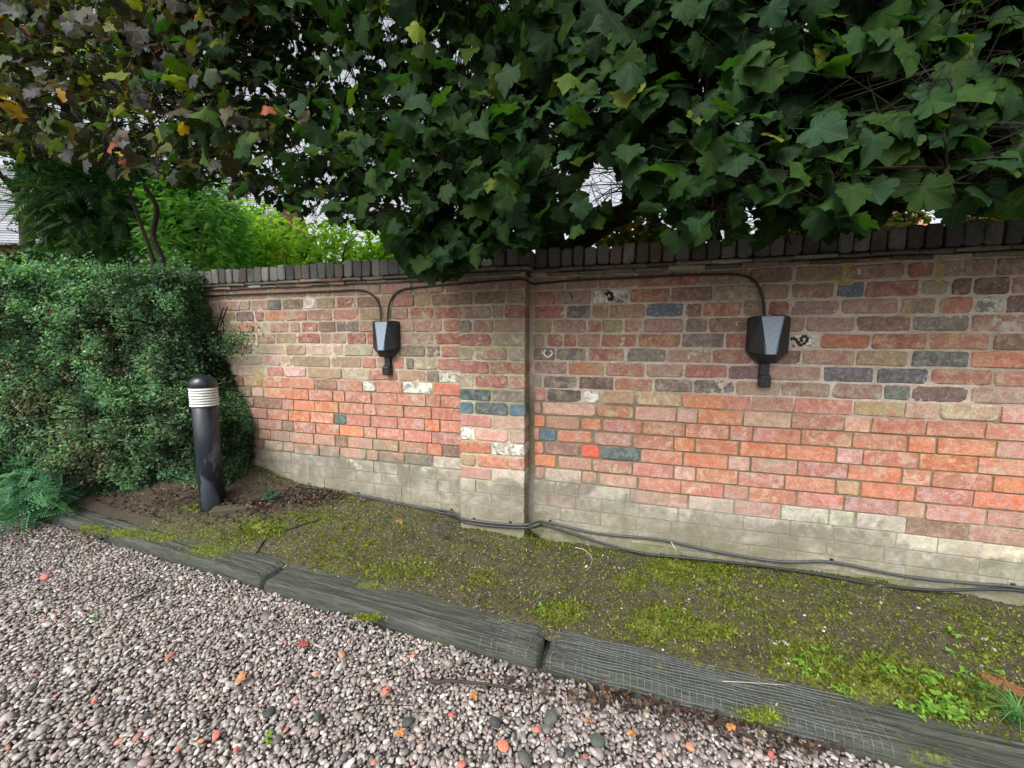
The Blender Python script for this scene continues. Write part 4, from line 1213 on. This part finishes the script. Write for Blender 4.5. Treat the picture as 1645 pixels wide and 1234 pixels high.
# ------------------------------------------------------------------ hedge
def build_hedge():
    rng = np.random.default_rng(41)
    root = thing('hedge', 'clipped small-leaved evergreen hedge against the end of the wall', 'hedge')
    A = np.array([-3.12, -.27]); B = np.array([-5.6, -1.25])
    dv = (B - A); Ln = np.linalg.norm(dv); dv /= Ln
    nv = np.array([dv[1], -dv[0]]);  nv = nv if nv[1] < 0 else -nv       # outward, towards the drive
    TOP = 1.78
    n = 150000
    pick = rng.random(n)
    u = rng.random(n) * Ln; h = rng.random(n); dep = np.where(rng.random(n) < .30, rng.uniform(.0, .42, n), rng.exponential(.075, n))
    P = np.zeros((n, 3)); NR = np.zeros((n, 3))
    fr = pick < .66
    g = np.stack([u, h * 2, 0 * u], 1)
    bulge = (fbm(g, 2.2, 51, 3) - .5) * .30 + (fbm(g, 11, 91, 2) - .5) * .17 + .04 * np.sin(h * 3.0) - .14 * sstep(.25, .0, h)
    P[:, 0] = A[0] + dv[0] * u + nv[0] * (bulge - dep); P[:, 1] = A[1] + dv[1] * u + nv[1] * (bulge - dep)
    P[:, 2] = .02 + h * TOP
    NR[:] = [nv[0], nv[1], .45]
    tp = (pick >= .66) & (pick < .80)
    t = rng.random(n) * .75
    P[tp, 0] = (A[0] + dv[0] * u - nv[0] * t)[tp]; P[tp, 1] = (A[1] + dv[1] * u - nv[1] * t)[tp]
    P[tp, 2] = (TOP + (fbm(np.stack([u, t, 0 * u], 1), 4, 61, 3) - .5) * .16 - dep)[tp]
    NR[tp] = [0, -.3, 1]
    # end that meets the wall
    en = (pick >= .80)
    ex = -3.12 + .10 * (fbm(np.stack([h * 2, t, 0 * t], 1), 3, 71, 3)) + .22 * sstep(.62, .30, h) - .22 * sstep(.55, 1.0, h) - .06 * sstep(.3, 0, h)
    yy = -.02 - rng.random(n) * .30 * (1 - .25 * h)
    P[en, 0] = (ex - dep)[en]; P[en, 1] = yy[en]; P[en, 2] = (.10 + h * (TOP - .12))[en]
    NR[en] = [.8, -.5, .3]
    # upright shoots along the top
    for _ in range(230):
        uu = rng.random() * Ln; t_ = rng.random() * .45; hh = .05 + .15 * rng.random(); kk = 22
        f = rng.random(kk)
        sh = np.stack([A[0] + dv[0] * uu - nv[0] * t_ + rng.normal(size=kk) * .012, A[1] + dv[1] * uu - nv[1] * t_ + rng.normal(size=kk) * .012, TOP - .03 + f * hh], 1)
        P = np.concatenate([P, sh]); NR = np.concatenate([NR, np.tile([.1, -.6, .6], (kk, 1))])
    # a sprig reaching along the wall
    k = 500
    tt = rng.random(k)
    sp = np.stack([-3.05 + tt * .38, -.12 - .06 * tt + 0 * tt, 1.18 + .16 * tt], 1) + rng.normal(size=(k, 3)) * .05
    P = np.concatenate([P, sp]); NR = np.concatenate([NR, np.tile([.4, -.6, .5], (k, 1))])
    n = len(P)
    P += rng.normal(size=(n, 3)) * .012
    NR = unit(unit(NR) + rng.normal(size=(n, 3)) * .55)
    TP = unit(np.array([.1, -.35, .45]) + rng.normal(size=(n, 3)) * .8)
    S = rng.uniform(.015, .031, n)
    base = np.array([(.064, .135, .070), (.044, .098, .052), (.092, .172, .088), (.120, .195, .085), (.17, .225, .13)])
    C = base[rng.choice(5, n, p=[.34, .3, .22, .09, .05])]
    C = C * (.25 + 1.75 * sstep(.2, .8, fbm(P, 6.5, 77, 2)))[:, None]  # lit clumps and shaded gaps painted into the leaf colour by noise
    # thin, browned patches
    px, py, _ = proj(P)
    br = np.zeros(n)
    for cx, cy, rx, ry, s in [(135, 745, 50, 38, .75), (40, 645, 45, 24, .7), (95, 690, 40, 40, .4), (170, 700, 80, 50, .2), (250, 690, 60, 80, .15)]:
        br = np.maximum(br, s * np.exp(-((px - cx) / rx) ** 2 - ((py - cy) / ry) ** 2))
    kb = rng.random(n) < br
    bb = np.array([(.16, .135, .09), (.20, .175, .125), (.10, .085, .055), (.15, .145, .08)])
    C[kb] = bb[rng.choice(4, kb.sum())]
    C = C * (.7 + .6 * rng.random((n, 1)))
    keep = ~(rng.random(n) < br * .35) & ~((np.abs(P[:, 0] + 2.817) < .11) & (np.abs(P[:, 1] + .403) < .11))
    keep &= ~((P[:, 1] > -.012) & (P[:, 0] > -4.3) & (P[:, 2] < 1.9))
    P, NR, TP, S, C = P[keep], NR[keep], TP[keep], S[keep], C[keep]
    tag(link('foliage', leaves_mesh('foliage', SIMPLE, P, NR, TP, S, C), M_SMALL, root), kind='stuff')
    # stems and twiggy inside
    tw = MB()
    for i in range(60):
        uu = rng.random() * Ln * .95; back = .12 + rng.random() * .35
        b = np.array([A[0] + dv[0] * uu - nv[0] * back, A[1] + dv[1] * uu - nv[1] * back, .05])
        if b[1] > -.06: b[1] = -.06 - rng.random() * .1
        t1 = b + np.array([rng.normal() * .08, rng.normal() * .05, .7]); t2 = b + np.array([rng.normal() * .2, rng.normal() * .08, 1.5])
        t1[1] = min(t1[1], -.05); t2[1] = min(t2[1], -.05)
        tw.tube(smooth_path([b, t1, t2], 4), np.linspace(.014, .004, 9), 5, cap=False)
        for j in range(16):
            f = rng.random(); s0 = b + (t2 - b) * (.15 + .8 * f)
            e = s0 + np.array([nv[0], nv[1], .25]) * (back * (.4 + .7 * rng.random())) + rng.normal(size=3) * .10
            e[1] = min(e[1], -.03)
            tw.tube([s0, (s0 + e) / 2 + rng.normal(size=3) * .02, e], [.005, .0035, .0018], 3, cap=False)
    for px_, py_, ln in [(150, 440, 40), (165, 440, 28), (208, 450, 40), (20, 470, 60), (10, 470, 45)]:
        q = at_y(px_, py_, -.45); tw.tube([q, q + np.array([.01, 0, ln / 200])], [.003, .0015], 3)
    tag(link('branches', tw.mesh('branches'), M_TWIG, root), kind='stuff')
build_hedge()

# ------------------------------------------------------------------ needled plants
def needle_bush(name, label, cat, centre, rad, n, size, cols, seed, zmin, stemlen=None, trunk=None, tip_up=.2, shell=.35, tmpl=None):
    rng = np.random.default_rng(seed)
    root = thing(name, label, cat)
    d = unit(rng.normal(size=(n, 3)))
    r = 1 - shell * rng.random(n) ** 1.5
    lump = 1 + .25 * (fbm(d * 2 + seed, 1.5, seed, 3) - .5) * 2
    P = centre + d * (r * lump)[:, None] * np.array(rad)
    NR = unit(d * .6 + np.array([0, 0, .7]) + rng.normal(size=(n, 3)) * .35)
    TP = unit(d * np.array([1, 1, .3]) + np.array([0, 0, tip_up]) + rng.normal(size=(n, 3)) * .35)
    S = rng.uniform(size[0], size[1], n)
    k = P[:, 2] > zmin
    P, NR, TP, S = P[k], NR[k], TP[k], S[k]
    C = np.array(cols)[rng.integers(0, len(cols), len(P))] * (.7 + .6 * rng.random((len(P), 1)))
    tag(link('foliage', leaves_mesh('foliage', tmpl or FROND, P, NR, TP, S, C), M_NEEDLE, root), kind='stuff')
    tw = MB()
    c0 = np.array([centre[0], centre[1], -.1 if trunk is None else trunk])
    top = np.array(centre) + np.array([0, 0, rad[2] * .7])
    tw.tube(smooth_path([c0, (c0 + top) / 2 + rng.normal(size=3) * .03, top], 4), np.linspace(.05 * rad[0] + .01, .01, 9), 7)
    for q in rng.choice(len(P), min(90, len(P)), replace=False):
        f = np.clip((P[q][2] - c0[2]) / (top[2] - c0[2]) - .12, .02, .95)
        tw.tube([c0 + (top - c0) * f, P[q]], [.008, .002], 4, cap=False)
    tag(link('stems', tw.mesh('stems'), M_TWIG, root), kind='stuff')
    return root
yc = at_z(25, 838, -.02)
needle_bush('young_fir', 'young blue-green fir branches low in front of the hedge', 'shrub', np.array([yc[0] + .02, yc[1] + .10, .17]), (.27, .20, .24), 420, (.10, .18),
            [(.05, .16, .075), (.08, .22, .10), (.03, .10, .05), (.12, .28, .13)], 3, -.04, shell=.6, tmpl=FIR)
needle_bush('yew_tree', 'dark green yew rising behind the hedge', 'tree', at_depth(190, 350, 5.8), (1.05, .8, 1.05), 4000, (.20, .36),
            [(.034, .095, .034), (.052, .130, .042), (.090, .190, .055), (.042, .105, .044)], 5, .2, shell=.5)
needle_bush('thuja_tree', 'bright green feathery conifer beside the dark yew', 'tree', at_depth(318, 398, 5.6), (.70, .6, 1.12), 6500, (.08, .17),
            [(.22, .50, .08), (.30, .60, .12), (.38, .64, .19), (.12, .30, .06)], 6, .2, tip_up=.7)

def leafy(name, label, cat, blobs, n, size, cols, seed, stems=(), tmpl=None):
    rng = np.random.default_rng(seed)
    root = thing(name, label, cat)
    Ps = []
    w = np.array([b[1][0] * b[1][2] for b in blobs]); w = w / w.sum()
    for (c, r), ww in zip(blobs, w):
        k = int(n * ww)
        d = unit(rng.normal(size=(k, 3))) * (rng.random((k, 1)) ** .45)
        Ps.append(np.asarray(c) + d * np.array(r))
    P = np.concatenate(Ps)
    P = P[fbm(P, 2.6, seed, 3) > .38]
    m = len(P)
    NR = unit(np.array([0, -.35, .8]) + rng.normal(size=(m, 3)) * .5)
    TP = unit(np.array([0, -.5, -.5]) + rng.normal(size=(m, 3)) * .6)
    S = rng.uniform(size[0], size[1], m)
    C = np.array(cols)[rng.integers(0, len(cols), m)] * (.7 + .6 * rng.random((m, 1)))
    tag(link('foliage', leaves_mesh('foliage', tmpl or SIMPLE, P, NR, TP, S, C), M_SMALL, root), kind='stuff')
    for pts, r0, r1 in stems:
        m_ = MB(); Q = smooth_path(pts, 6); m_.tube(Q, np.linspace(r0, r1, len(Q)), 8)
        link('trunk', m_.mesh('trunk', True), M_BARK, root)
    return root
BR = [(.20, .36, .04), (.28, .46, .05), (.34, .50, .06), (.12, .24, .03), (.40, .52, .09)]  # leaf colours lifted so that light from above is painted in
D1 = lambda px, py, d: at_depth(px, py, d)
leafy('laurel_shrub', 'yellow-green shrub with leaf colours brightened as if lit growing behind the wall beside the conifer', 'shrub', [(D1(440, 440, 7.0), (1.15, .8, 1.1)), (D1(400, 410, 7.3), (.8, .7, 1.1))], 8500, (.08, .13), BR, 11,
      [([D1(470, 600, 6.7), D1(462, 430, 6.6), D1(440, 380, 6.5)], .02, .008), ([D1(470, 600, 6.6), D1(490, 420, 6.4), D1(510, 380, 6.3)], .018, .008)])
leafy('field_maple_shrub', 'light green leafy shrub growing behind the wall under the maple', 'shrub', [(D1(560, 435, 6.6), (1.2, .8, .85)), (D1(640, 445, 6.6), (.9, .7, .7))], 8000, (.08, .13), BR[:4], 12,
      [([D1(560, 600, 6.2), D1(550, 420, 6.1), D1(575, 375, 6.1)], .018, .008)])
leafy('elder_tree', 'small tree with twin bent bare stems and blue-green leaves above the hedge', 'tree', [(D1(250, 262, 4.0), (.55, .5, .26)), (D1(130, 262, 4.1), (.6, .5, .28)), (D1(40, 425, 4.2), (.5, .4, .20)), (D1(320, 250, 4.2), (.4, .4, .3))], 3400, (.05, .085),
      [(.025, .075, .035), (.035, .095, .045), (.05, .12, .05), (.018, .05, .026)], 13,
      [([D1(268, 520, 3.9), D1(262, 425, 3.9), D1(246, 380, 3.9), D1(252, 335, 3.9), D1(232, 300, 3.9)], .03, .018), ([D1(270, 520, 3.95), D1(246, 420, 3.95), D1(226, 360, 3.95), D1(206, 305, 3.95)], .022, .014)])
leafy('beech_shrub', 'olive and amber leaved bush behind the wall near the red-ridged roof', 'shrub', [(D1(1010, 395, 4.2), (.45, .4, .30)), (D1(1240, 385, 4.6), (.4, .4, .22)), (D1(1370, 372, 4.8), (.5, .4, .30)), (D1(1600, 340, 5.0), (.45, .4, .22)), (D1(1450, 350, 5.2), (.3, .3, .16))], 2100, (.06, .10),
      [(.10, .12, .02), (.16, .17, .03), (.07, .085, .02), (.24, .13, .03)], 14, [([D1(1100, 520, 4.5), D1(1150, 400, 4.5), D1(1240, 380, 4.5)], .03, .012)], MAPLE)
leafy('lime_tree', 'tall pale green tree crown seen through the gaps above the yew', 'tree', [(D1(110, 60, 8.5), (1.4, 1.2, 1.4)), (D1(200, 120, 8.8), (1.0, 1.0, .9))], 3000, (.10, .16), BR, 15,
      [([D1(120, 520, 8.8), D1(130, 300, 8.8), D1(120, 80, 8.7)], .14, .06)])

# ------------------------------------------------------------------ houses beyond
def roof_courses(mb, a, b, c, d, rows, th, rng, cols):
    """a,b eave corners, c,d ridge corners (a->d, b->c); overlapping tile rows"""
    a, b, c, d = map(np.asarray, (a, b, c, d))
    nrm = np.cross(b - a, d - a); nrm = nrm / np.linalg.norm(nrm)
    if nrm[2] < 0: nrm = -nrm
    for i in range(rows):
        t0, t1 = i / rows, (i + 1) / rows
        p, q = a + (d - a) * t0, b + (c - b) * t0
        r, s = b + (c - b) * t1, a + (d - a) * t1
        V = [p + nrm * th, q + nrm * th, r, s, p - nrm * th * .5, q - nrm * th * .5]
        mb.add(V, [(0, 1, 2), (0, 2, 3), (4, 5, 1), (4, 1, 0)], np.array(cols[rng.integers(len(cols))]) * (.85 + .3 * rng.random()))
def house(name, label, eaveL, eaveR, ridge_up, back, rows, cols, wallcol, verge=None):
    rng = np.random.default_rng(len(label))
    root = thing(name, label, 'house', 'houses beyond the wall')
    eL, eR = np.asarray(eaveL), np.asarray(eaveR)
    bk = np.asarray(back)
    rL, rR = eL + bk / 2 + [0, 0, ridge_up], eR + bk / 2 + [0, 0, ridge_up]
    m = MB(); roof_courses(m, eL, eR, rR, rL, rows, .022, rng, cols); roof_courses(m, eR + bk, eL + bk, rL, rR, rows, .022, rng, cols)
    ro = link('roof', m.mesh('roof'), M_ROOF, root)
    rd = MB(); rd.tube([rL + [0, 0, .03], rR + [0, 0, .03]], .09, 8, (.30, .12, .08) if verge else (.22, .21, .21))
    link('ridge', rd.mesh('ridge'), M_ROOF, ro)
    w = MB(); ins = (eR - eL) / np.linalg.norm(eR - eL) * .15; bi = bk * .04
    c4 = [eL + ins + bi, eR - ins + bi, eR - ins + bk - bi, eL + ins + bk - bi]
    V = [np.array([c[0], c[1], -.2]) for c in c4] + [np.array([c[0], c[1], eL[2] - .02]) for c in c4]
    V += [(V[4] + V[7]) / 2 + [0, 0, ridge_up * .9], (V[5] + V[6]) / 2 + [0, 0, ridge_up * .9]]
    w.add(V, [(0, 1, 5), (0, 5, 4), (1, 2, 6), (1, 6, 5), (2, 3, 7), (2, 7, 6), (3, 0, 4), (3, 4, 7), (4, 8, 7), (5, 6, 9)], wallcol)
    link('wall', w.mesh('wall'), M_ROOF, root)
    if verge:
        v = MB()
        for e, r in ((eL, rL), (eR, rR)):
            v.tube([e + [0, 0, .03], r + [0, 0, .03]], .10, 6, (.42, .17, .10))
        link('verge', v.mesh('verge'), M_ROOF, ro)
    gu = MB(); gu.tube([eL + [0, 0, -.06], eR + [0, 0, -.06]], .05, 6, (.03, .03, .03)); link('gutter', gu.mesh('gutter'), M_BLACK, root)
    return root
M_ROOF = mat_attr('roof_tile', .8, .3, 25, .25, .5, .01)
eL = at_depth(-330, 400, 13.0); eR = at_depth(420, 385, 14.5); eR[2] = eL[2] = 4.7
dr = (eR - eL) / np.linalg.norm(eR - eL)
house('house', 'house with pale grey tiled roof glimpsed through the trees above the hedge', eL, eR, 3.6, np.array([-dr[1], dr[0], 0]) * 6.0, 34, [(.20, .21, .24), (.15, .16, .18), (.25, .26, .29)], (.30, .13, .09))
eL = at_depth(1330, 372, 14.0); eR = at_depth(1545, 366, 14.0); eL[2] = eR[2] = 5.0
dr = (eR - eL) / np.linalg.norm(eR - eL)
house('house', 'house with blue-grey slate roof and orange verge tiles peeping over the coping', eL, eR, 1.7, np.array([-dr[1], dr[0], 0]) * 5.0, 18, [(.20, .26, .33), (.25, .31, .38), (.17, .22, .28)], (.42, .17, .11), True)

# ------------------------------------------------------------------ small stuff on the ground
def build_moss():
    rng = np.random.default_rng(77)
    w = np.clip(bedM - .34, 0, 1) ** 1.5 * (fbm(bedP, 26, 33, 3) > .46)
    w = w + .012 * (bedL < .3)
    px, py, dz = proj(bedP)
    w = w * (px > -80) * (px < W0 + 250)
    w = w / w.sum()
    n = 42000
    q = rng.choice(len(bedP), n, p=w)
    P = bedP[q] + np.stack([rng.normal(size=n) * .008, rng.normal(size=n) * .008, np.full(n, -.001)], 1)
    NR = unit(np.array([0, -.3, .6]) + rng.normal(size=(n, 3)) * .6)
    TP = unit(np.array([0, 0, 1.0]) + rng.normal(size=(n, 3)) * .55)
    S = rng.uniform(.006, .020, n)
    base = np.array([(.095, .12, .018), (.15, .18, .026), (.22, .25, .036), (.06, .08, .018), (.12, .10, .03)])
    C = base[rng.choice(5, n, p=[.3, .27, .15, .2, .08])] * (.7 + .6 * rng.random((n, 1)))
    ex = []
    for cx, cy, rx, ry in [(200, 856, 34, 7), (265, 862, 42, 8), (335, 884, 34, 10), (150, 850, 24, 6), (315, 815, 22, 5), (590, 992, 18, 4), (1225, 1150, 28, 12)]:
        for _ in range(420):
            q_ = at_z(cx + rng.normal() * rx * .6, cy + rng.normal() * ry * .6, .008)
            ex.append(q_ if cy != 815 else bed_hit(cx + rng.normal() * rx * .6, cy + rng.normal() * ry * .6))
    ex = np.array(ex); k = len(ex)
    P = np.concatenate([P, ex]); NR = np.concatenate([NR, unit(np.array([0, -.3, .6]) + rng.normal(size=(k, 3)) * .6)]); TP = np.concatenate([TP, unit(np.array([0, 0, 1.0]) + rng.normal(size=(k, 3)) * .6)])
    S = np.concatenate([S, rng.uniform(.006, .015, k)]); C = np.concatenate([C, base[rng.choice([1, 2, 0], k)] * (.8 + .6 * rng.random((k, 1)))])
    tag(link('moss', leaves_mesh('moss', simple_template(.22), P, NR, TP, S, C), M_SMALL), 'olive and yellow-green moss tufts over the soil bed', 'moss', kind='stuff')
build_moss()
def crumple(n, P, S, C, rng, tmpl):
    NR = unit(np.array([0, 0, .9]) + rng.normal(size=(n, 3)) * .38); TP = unit(rng.normal(size=(n, 3)) * np.array([1, 1, .2]))
    return leaves_mesh('leaf_litter', tmpl, P, NR, TP, S, C)
def build_litter():
    rng = np.random.default_rng(78)
    pts, sz = [], []
    def patch(cx, cy, rx, ry, n, zfn, s):
        for _ in range(n):
            x_, y_ = cx + rng.normal() * rx, cy + rng.normal() * ry
            q = zfn(x_, y_)
            if q is None: continue
            pts.append(q); sz.append(rng.uniform(*s))
    def onbed(x_, y_):
        q = bed_hit(x_, y_); 
        if q[1] > -.02 or q[1] < backline(q[0]) - .02: return None
        q[2] += .006 + rng.random() * .014; return q
    def ongr(x_, y_):
        q = at_z(x_, y_, GRAVEL_Z + .006)
        if q[1] > frontline(q[0]) - .005: return None
        q[2] += rng.random() * .02; return q
    for a in LITTER[:4]: patch(a[0], a[1], a[2] * .6, a[3] * .6, 600, onbed, (.010, .030))
    patch(800, 880, 320, 50, 900, onbed, (.004, .013))
    patch(1300, 1000, 250, 60, 900, onbed, (.004, .012))
    patch(1090, 1132, 70, 14, 380, ongr, (.008, .024)); patch(1190, 1162, 70, 12, 380, ongr, (.008, .024)); patch(1290, 1198, 50, 10, 220, ongr, (.008, .024))
    patch(990, 1115, 50, 12, 160, ongr, (.012, .035)); patch(820, 1090, 60, 14, 60, ongr, (.010, .03)); patch(100, 862, 110, 12, 700, ongr, (.008, .024)); patch(560, 1000, 120, 12, 80, ongr, (.01, .025))
    patch(500, 1060, 400, 110, 160, ongr, (.006, .02))
    P = np.array(pts); n = len(P); S = np.array(sz)
    base = np.array([(.045, .026, .018), (.030, .020, .016), (.085, .05, .03), (.11, .075, .045), (.020, .016, .014), (.06, .028, .022)])
    C = base[rng.choice(6, n, p=[.26, .24, .16, .08, .16, .10])] * (.7 + .6 * rng.random((n, 1)))
    o = link('leaf_litter', crumple(n, P, S, C, rng, simple_template(.3)), M_LITTER)
    tag(o, 'dark brown rotting leaf litter drifted along the sleepers and hedge', 'leaf litter', kind='stuff')
    # pale grit and tiny stones on the soil
    rng = np.random.default_rng(79)
    n = 9000
    q = rng.choice(len(bedP), n)
    px, py, _ = proj(bedP[q]); k = (px > -60) & (px < W0 + 200) & (bedL[q] < .6) & (bedP[q][:, 1] < -.01)
    B = bedP[q][k]
    V, F, C = pebbles(B[:, 0], B[:, 1], B[:, 2] + .001, .0021 * np.exp(rng.normal(size=len(B)) * .5), 0, rng)
    tag(link('grit', mesh_from('grit', V, F, C, smooth=True), M_PEBBLE), 'small pale stones scattered over the soil bed', 'grit', kind='stuff')
build_litter()

def gp(px, py, dz=.010): return at_z(px, py, GRAVEL_Z + dz)
k = 0
for (px, py, wpx) in [(809, 1198, 21), (620, 1110, 17), (549, 1052, 12), (272, 1054, 12), (152, 1125, 10), (742, 1228, 16), (664, 1053, 10), (725, 1148, 11), (862, 1172, 14), (348, 1180, 15), (323, 1190, 10), (379, 1204, 10), (488, 1034, 26), (285, 1205, 9), (1108, 1200, 16), (1240, 1212, 15), (460, 1172, 9), (72, 927, 13), (600, 1225, 10), (940, 1215, 9)]:
    q = gp(px, py, .012)
    r = wpx / 2 / (FPX / max(proj(q[None])[2][0], .3))
    me = blob_mesh('brick_fragment', (r, r * .8, r * .45), 100 + k, sub=1, amp=.35, col=[(.42, .15, .09), (.38, .13, .10), (.45, .19, .11), (.33, .10, .085)][k % 4] if wpx != 26 else (.22, .035, .03))
    o = link('brick_fragment', me, M_STONE, None, q); o.rotation_euler = (.2 * math.sin(k), .2 * math.cos(k * 2), k * 1.3)
    if wpx == 21: tag(o, 'largest flat orange brick fragment on the gravel', 'brick fragment', 'red brick fragments on the gravel')
    elif wpx == 26: tag(o, 'dark crimson flake lying flat on the gravel', 'flake', 'red brick fragments on the gravel'); o.scale = (.8, .45, .35)
    elif wpx >= 14: tag(o, 'medium orange-red brick fragment lying loose on the gravel', 'brick fragment', 'red brick fragments on the gravel')
    else: tag(o, 'tiny orange-red brick chip lying loose on the gravel', 'brick fragment', 'red brick fragments on the gravel')
    k += 1
for (px, py, wpx) in [(843, 1218, 26), (655, 1160, 20), (795, 1160, 20), (885, 1152, 26), (960, 1190, 24), (432, 1145, 18), (466, 1092, 12), (510, 1150, 14), (234, 1150, 14), (50, 1105, 16), (780, 1215, 12), (915, 1208, 16)]:
    q = gp(px, py, .010)
    r = wpx / 2 / (FPX / max(proj(q[None])[2][0], .3))
    me = blob_mesh('dark_stone', (r, r * .8, r * .5), 200 + k, sub=2, amp=.25, col=[(.055, .065, .058), (.04, .045, .05), (.08, .085, .07)][k % 3])
    o = link('dark_stone', me, M_STONE, None, q); o.rotation_euler = (.2 * math.sin(k), .2 * math.cos(k * 2), k * 1.7)
    tag(o, 'dark grey angular stone larger than the surrounding gravel', 'stone', 'dark stones in the gravel'); k += 1
# fallen leaves
def fallen(px, py, s, col, label, onb, k, grp=None):
    q = bed_hit(px, py) if onb else gp(px, py, .014)
    q[2] += .012
    tv, tf, ve = MAPLE
    V = tv.copy(); V[:, 2] = V[:, 2] * 1.5 + .25 * np.abs(V[:, 0]) ** 1.3
    me = mesh_from('fallen_leaf', V * s, tf, col, extra={'vein': ve})
    o = link('fallen_leaf', me, M_LITTER, None, q); o.rotation_euler = (.25 * math.sin(k * 3), .25 * math.cos(k), k * 2.1)
    tag(o, label, 'leaf', grp)
fallen(1618, 1098, .10, (.16, .065, .028), 'large curled russet leaf lying on the mossy soil', True, 1)
fallen(1180, 893, .05, (.025, .020, .018), 'blackened leaf against the cable at the foot of the wall', True, 2)
fallen(715, 868, .045, (.02, .018, .025), 'small black withered leaf on the soil before the pier', True, 3)
fallen(640, 838, .05, (.20, .12, .03), 'ochre withered leaf on the soil near the pier', True, 8)
fallen(395, 1090, .045, (.30, .16, .07), 'tan leaf lying on open gravel away from the sleepers', False, 4)
for i, (px, py) in enumerate([(640, 1178), (945, 1165), (1020, 1182), (758, 1118), (1175, 1178)]):
    fallen(px, py, .028, (.34, .16, .05), 'small orange-yellow leaf scrap on the gravel', False, 5 + i, 'orange leaf scraps on the gravel')
strand('stick', [gp(688, 1092, .016), gp(702, 1096, .022), gp(720, 1094, .026), gp(760, 1097, .024), gp(800, 1102, .020), gp(850, 1112, .014)], .0075, 'dark broken stick lying on the gravel beside the sleeper', 'stick', M_BARK)
strand('bark_strip', [gp(205, 965, .012), gp(228, 955, .016), gp(252, 944, .012)], .007, 'short dark strip of bark lying on the gravel', 'bark', M_BARK)
for i, pts in enumerate([[(380, 1000), (420, 985), (455, 975)], [(560, 1145), (600, 1133), (665, 1134)], [(60, 1190), (120, 1185), (170, 1178)], [(500, 1215), (560, 1180), (590, 1160)]]):
    tag(strand('thin_twig', [gp(a, b, .018) for a, b in pts], .0022, 'thin brown twig lying on the gravel', 'twig', M_TWIG), group='thin twigs on the gravel')
# weeds
def weed(px, py, s, n, col, label, k, onb=True, group=None):
    rng = np.random.default_rng(300 + k)
    q = bed_hit(px, py) if onb else gp(px, py, .0)
    root = thing('weed', label, 'weed', group)
    root.location = q
    P, NR, TP = [], [], []
    st = MB()
    for i in range(n):
        a = rng.random() * 2 * math.pi; r = s * (.25 + .75 * rng.random()); h = s * (.25 + .6 * rng.random())
        c = np.array([math.cos(a) * r, math.sin(a) * r, h])
        st.tube([(0, 0, -.01), c * [.5, .5, .8], c], [.0013, .001, .0008], 3, cap=False)
        for j in range(3):
            b = a + (j - 1) * 1.9
            P.append(c); TP.append((math.cos(b), math.sin(b), .1)); NR.append((0, 0, 1))
    m = len(P)
    NR = unit(np.array(NR) + rng.normal(size=(m, 3)) * .25)
    C = np.array(col) * (.75 + .5 * rng.random((m, 1)))
    me = leaves_mesh('leaves', simple_template(.36), np.array(P), NR, np.array(TP, float), rng.uniform(.30, .52, m) * s * .8 + .004, C)
    link('leaves', me, M_SMALL, root); link('stems', st.mesh('stems'), M_SMALL2, root)
M_SMALL2 = mat_plain('green_stem', (.10, .17, .04), .6, .3)
gw = 'bright green weeds on the mossy soil'
for i, (px, py, s, n) in enumerate([(1298, 1075, .045, 9), (1310, 1046, .03, 5), (1345, 1060, .02, 4), (1358, 1115, .028, 6), (1435, 1085, .045, 9), (1530, 1020, .035, 6), (1528, 1055, .035, 6), (1500, 1140, .055, 14), (1520, 1150, .04, 9), (1550, 1148, .045, 9), (1455, 1140, .03, 5),
                                (1490, 1100, .05, 10), (1395, 1060, .03, 5), (1605, 1085, .03, 4), (1075, 1000, .02, 4), (1240, 905, .02, 4), (1560, 1100, .04, 8), (1475, 1148, .03, 6), (1065, 920, .02, 5), (870, 985, .03, 6)]):
    weed(px, py, s, n, (.16, .30, .045), ('bright green leafy weed clump against the long sleeper beside the grass tuft' if py > 1135 else 'small green sprout at the edge of a moss patch near the wall foot' if px < 1250 else
          'bright green weed in open moss near the russet leaf' if px > 1480 else 'small bright green weed rooted in moss behind the netted sleeper'), i, True, gw)
weed(438, 775, .065, 12, (.03, .11, .05), 'blue-green seedling at the foot of the wall by the cable end', 40)
weed(975, 920, .022, 4, (.09, .35, .07), 'tiny vivid green sprout on bare soil near the pier', 41)
weed(1010, 930, .022, 4, (.09, .35, .07), 'tiny vivid green sprout beside the yellow-green moss patch', 42)
weed(150, 995, .022, 5, (.09, .30, .03), 'small green sprout in the gravel near the bark strip', 43, False)
weed(432, 1192, .020, 4, (.20, .34, .03), 'small yellow-green sprout alone in the open gravel', 44, False)
def grass(px, py, label):
    rng = np.random.default_rng(9)
    q = bed_hit(px, py)
    m = MB()
    for i in range(70):
        a = rng.random() * 2 * math.pi; L = .07 + .10 * rng.random(); b = np.array([math.cos(a), math.sin(a), 0])
        o = rng.normal(size=3) * [.012, .012, 0]
        pts = [o, o + b * L * .35 + [0, 0, L * .45], o + b * L * .9 + [0, 0, L * .35]]
        Q = smooth_path(pts, 3); w = np.linspace(.0022, .0004, len(Q))[:, None]; sd_ = np.cross(b, [0, 0, 1]) * w
        V = np.concatenate([Q - sd_, Q + sd_]); n = len(Q)
        m.add(V, [(i_, i_ + 1, n + i_ + 1, n + i_) for i_ in range(n - 1)], np.array((.09, .22, .07)) * (.7 + .6 * rng.random()))
    o = link('grass_tuft', m.mesh('grass_tuft'), M_SMALL, None, q)
    tag(o, label, 'grass')
grass(1640, 1165, 'blue-green grass tuft arching over the long sleeper')
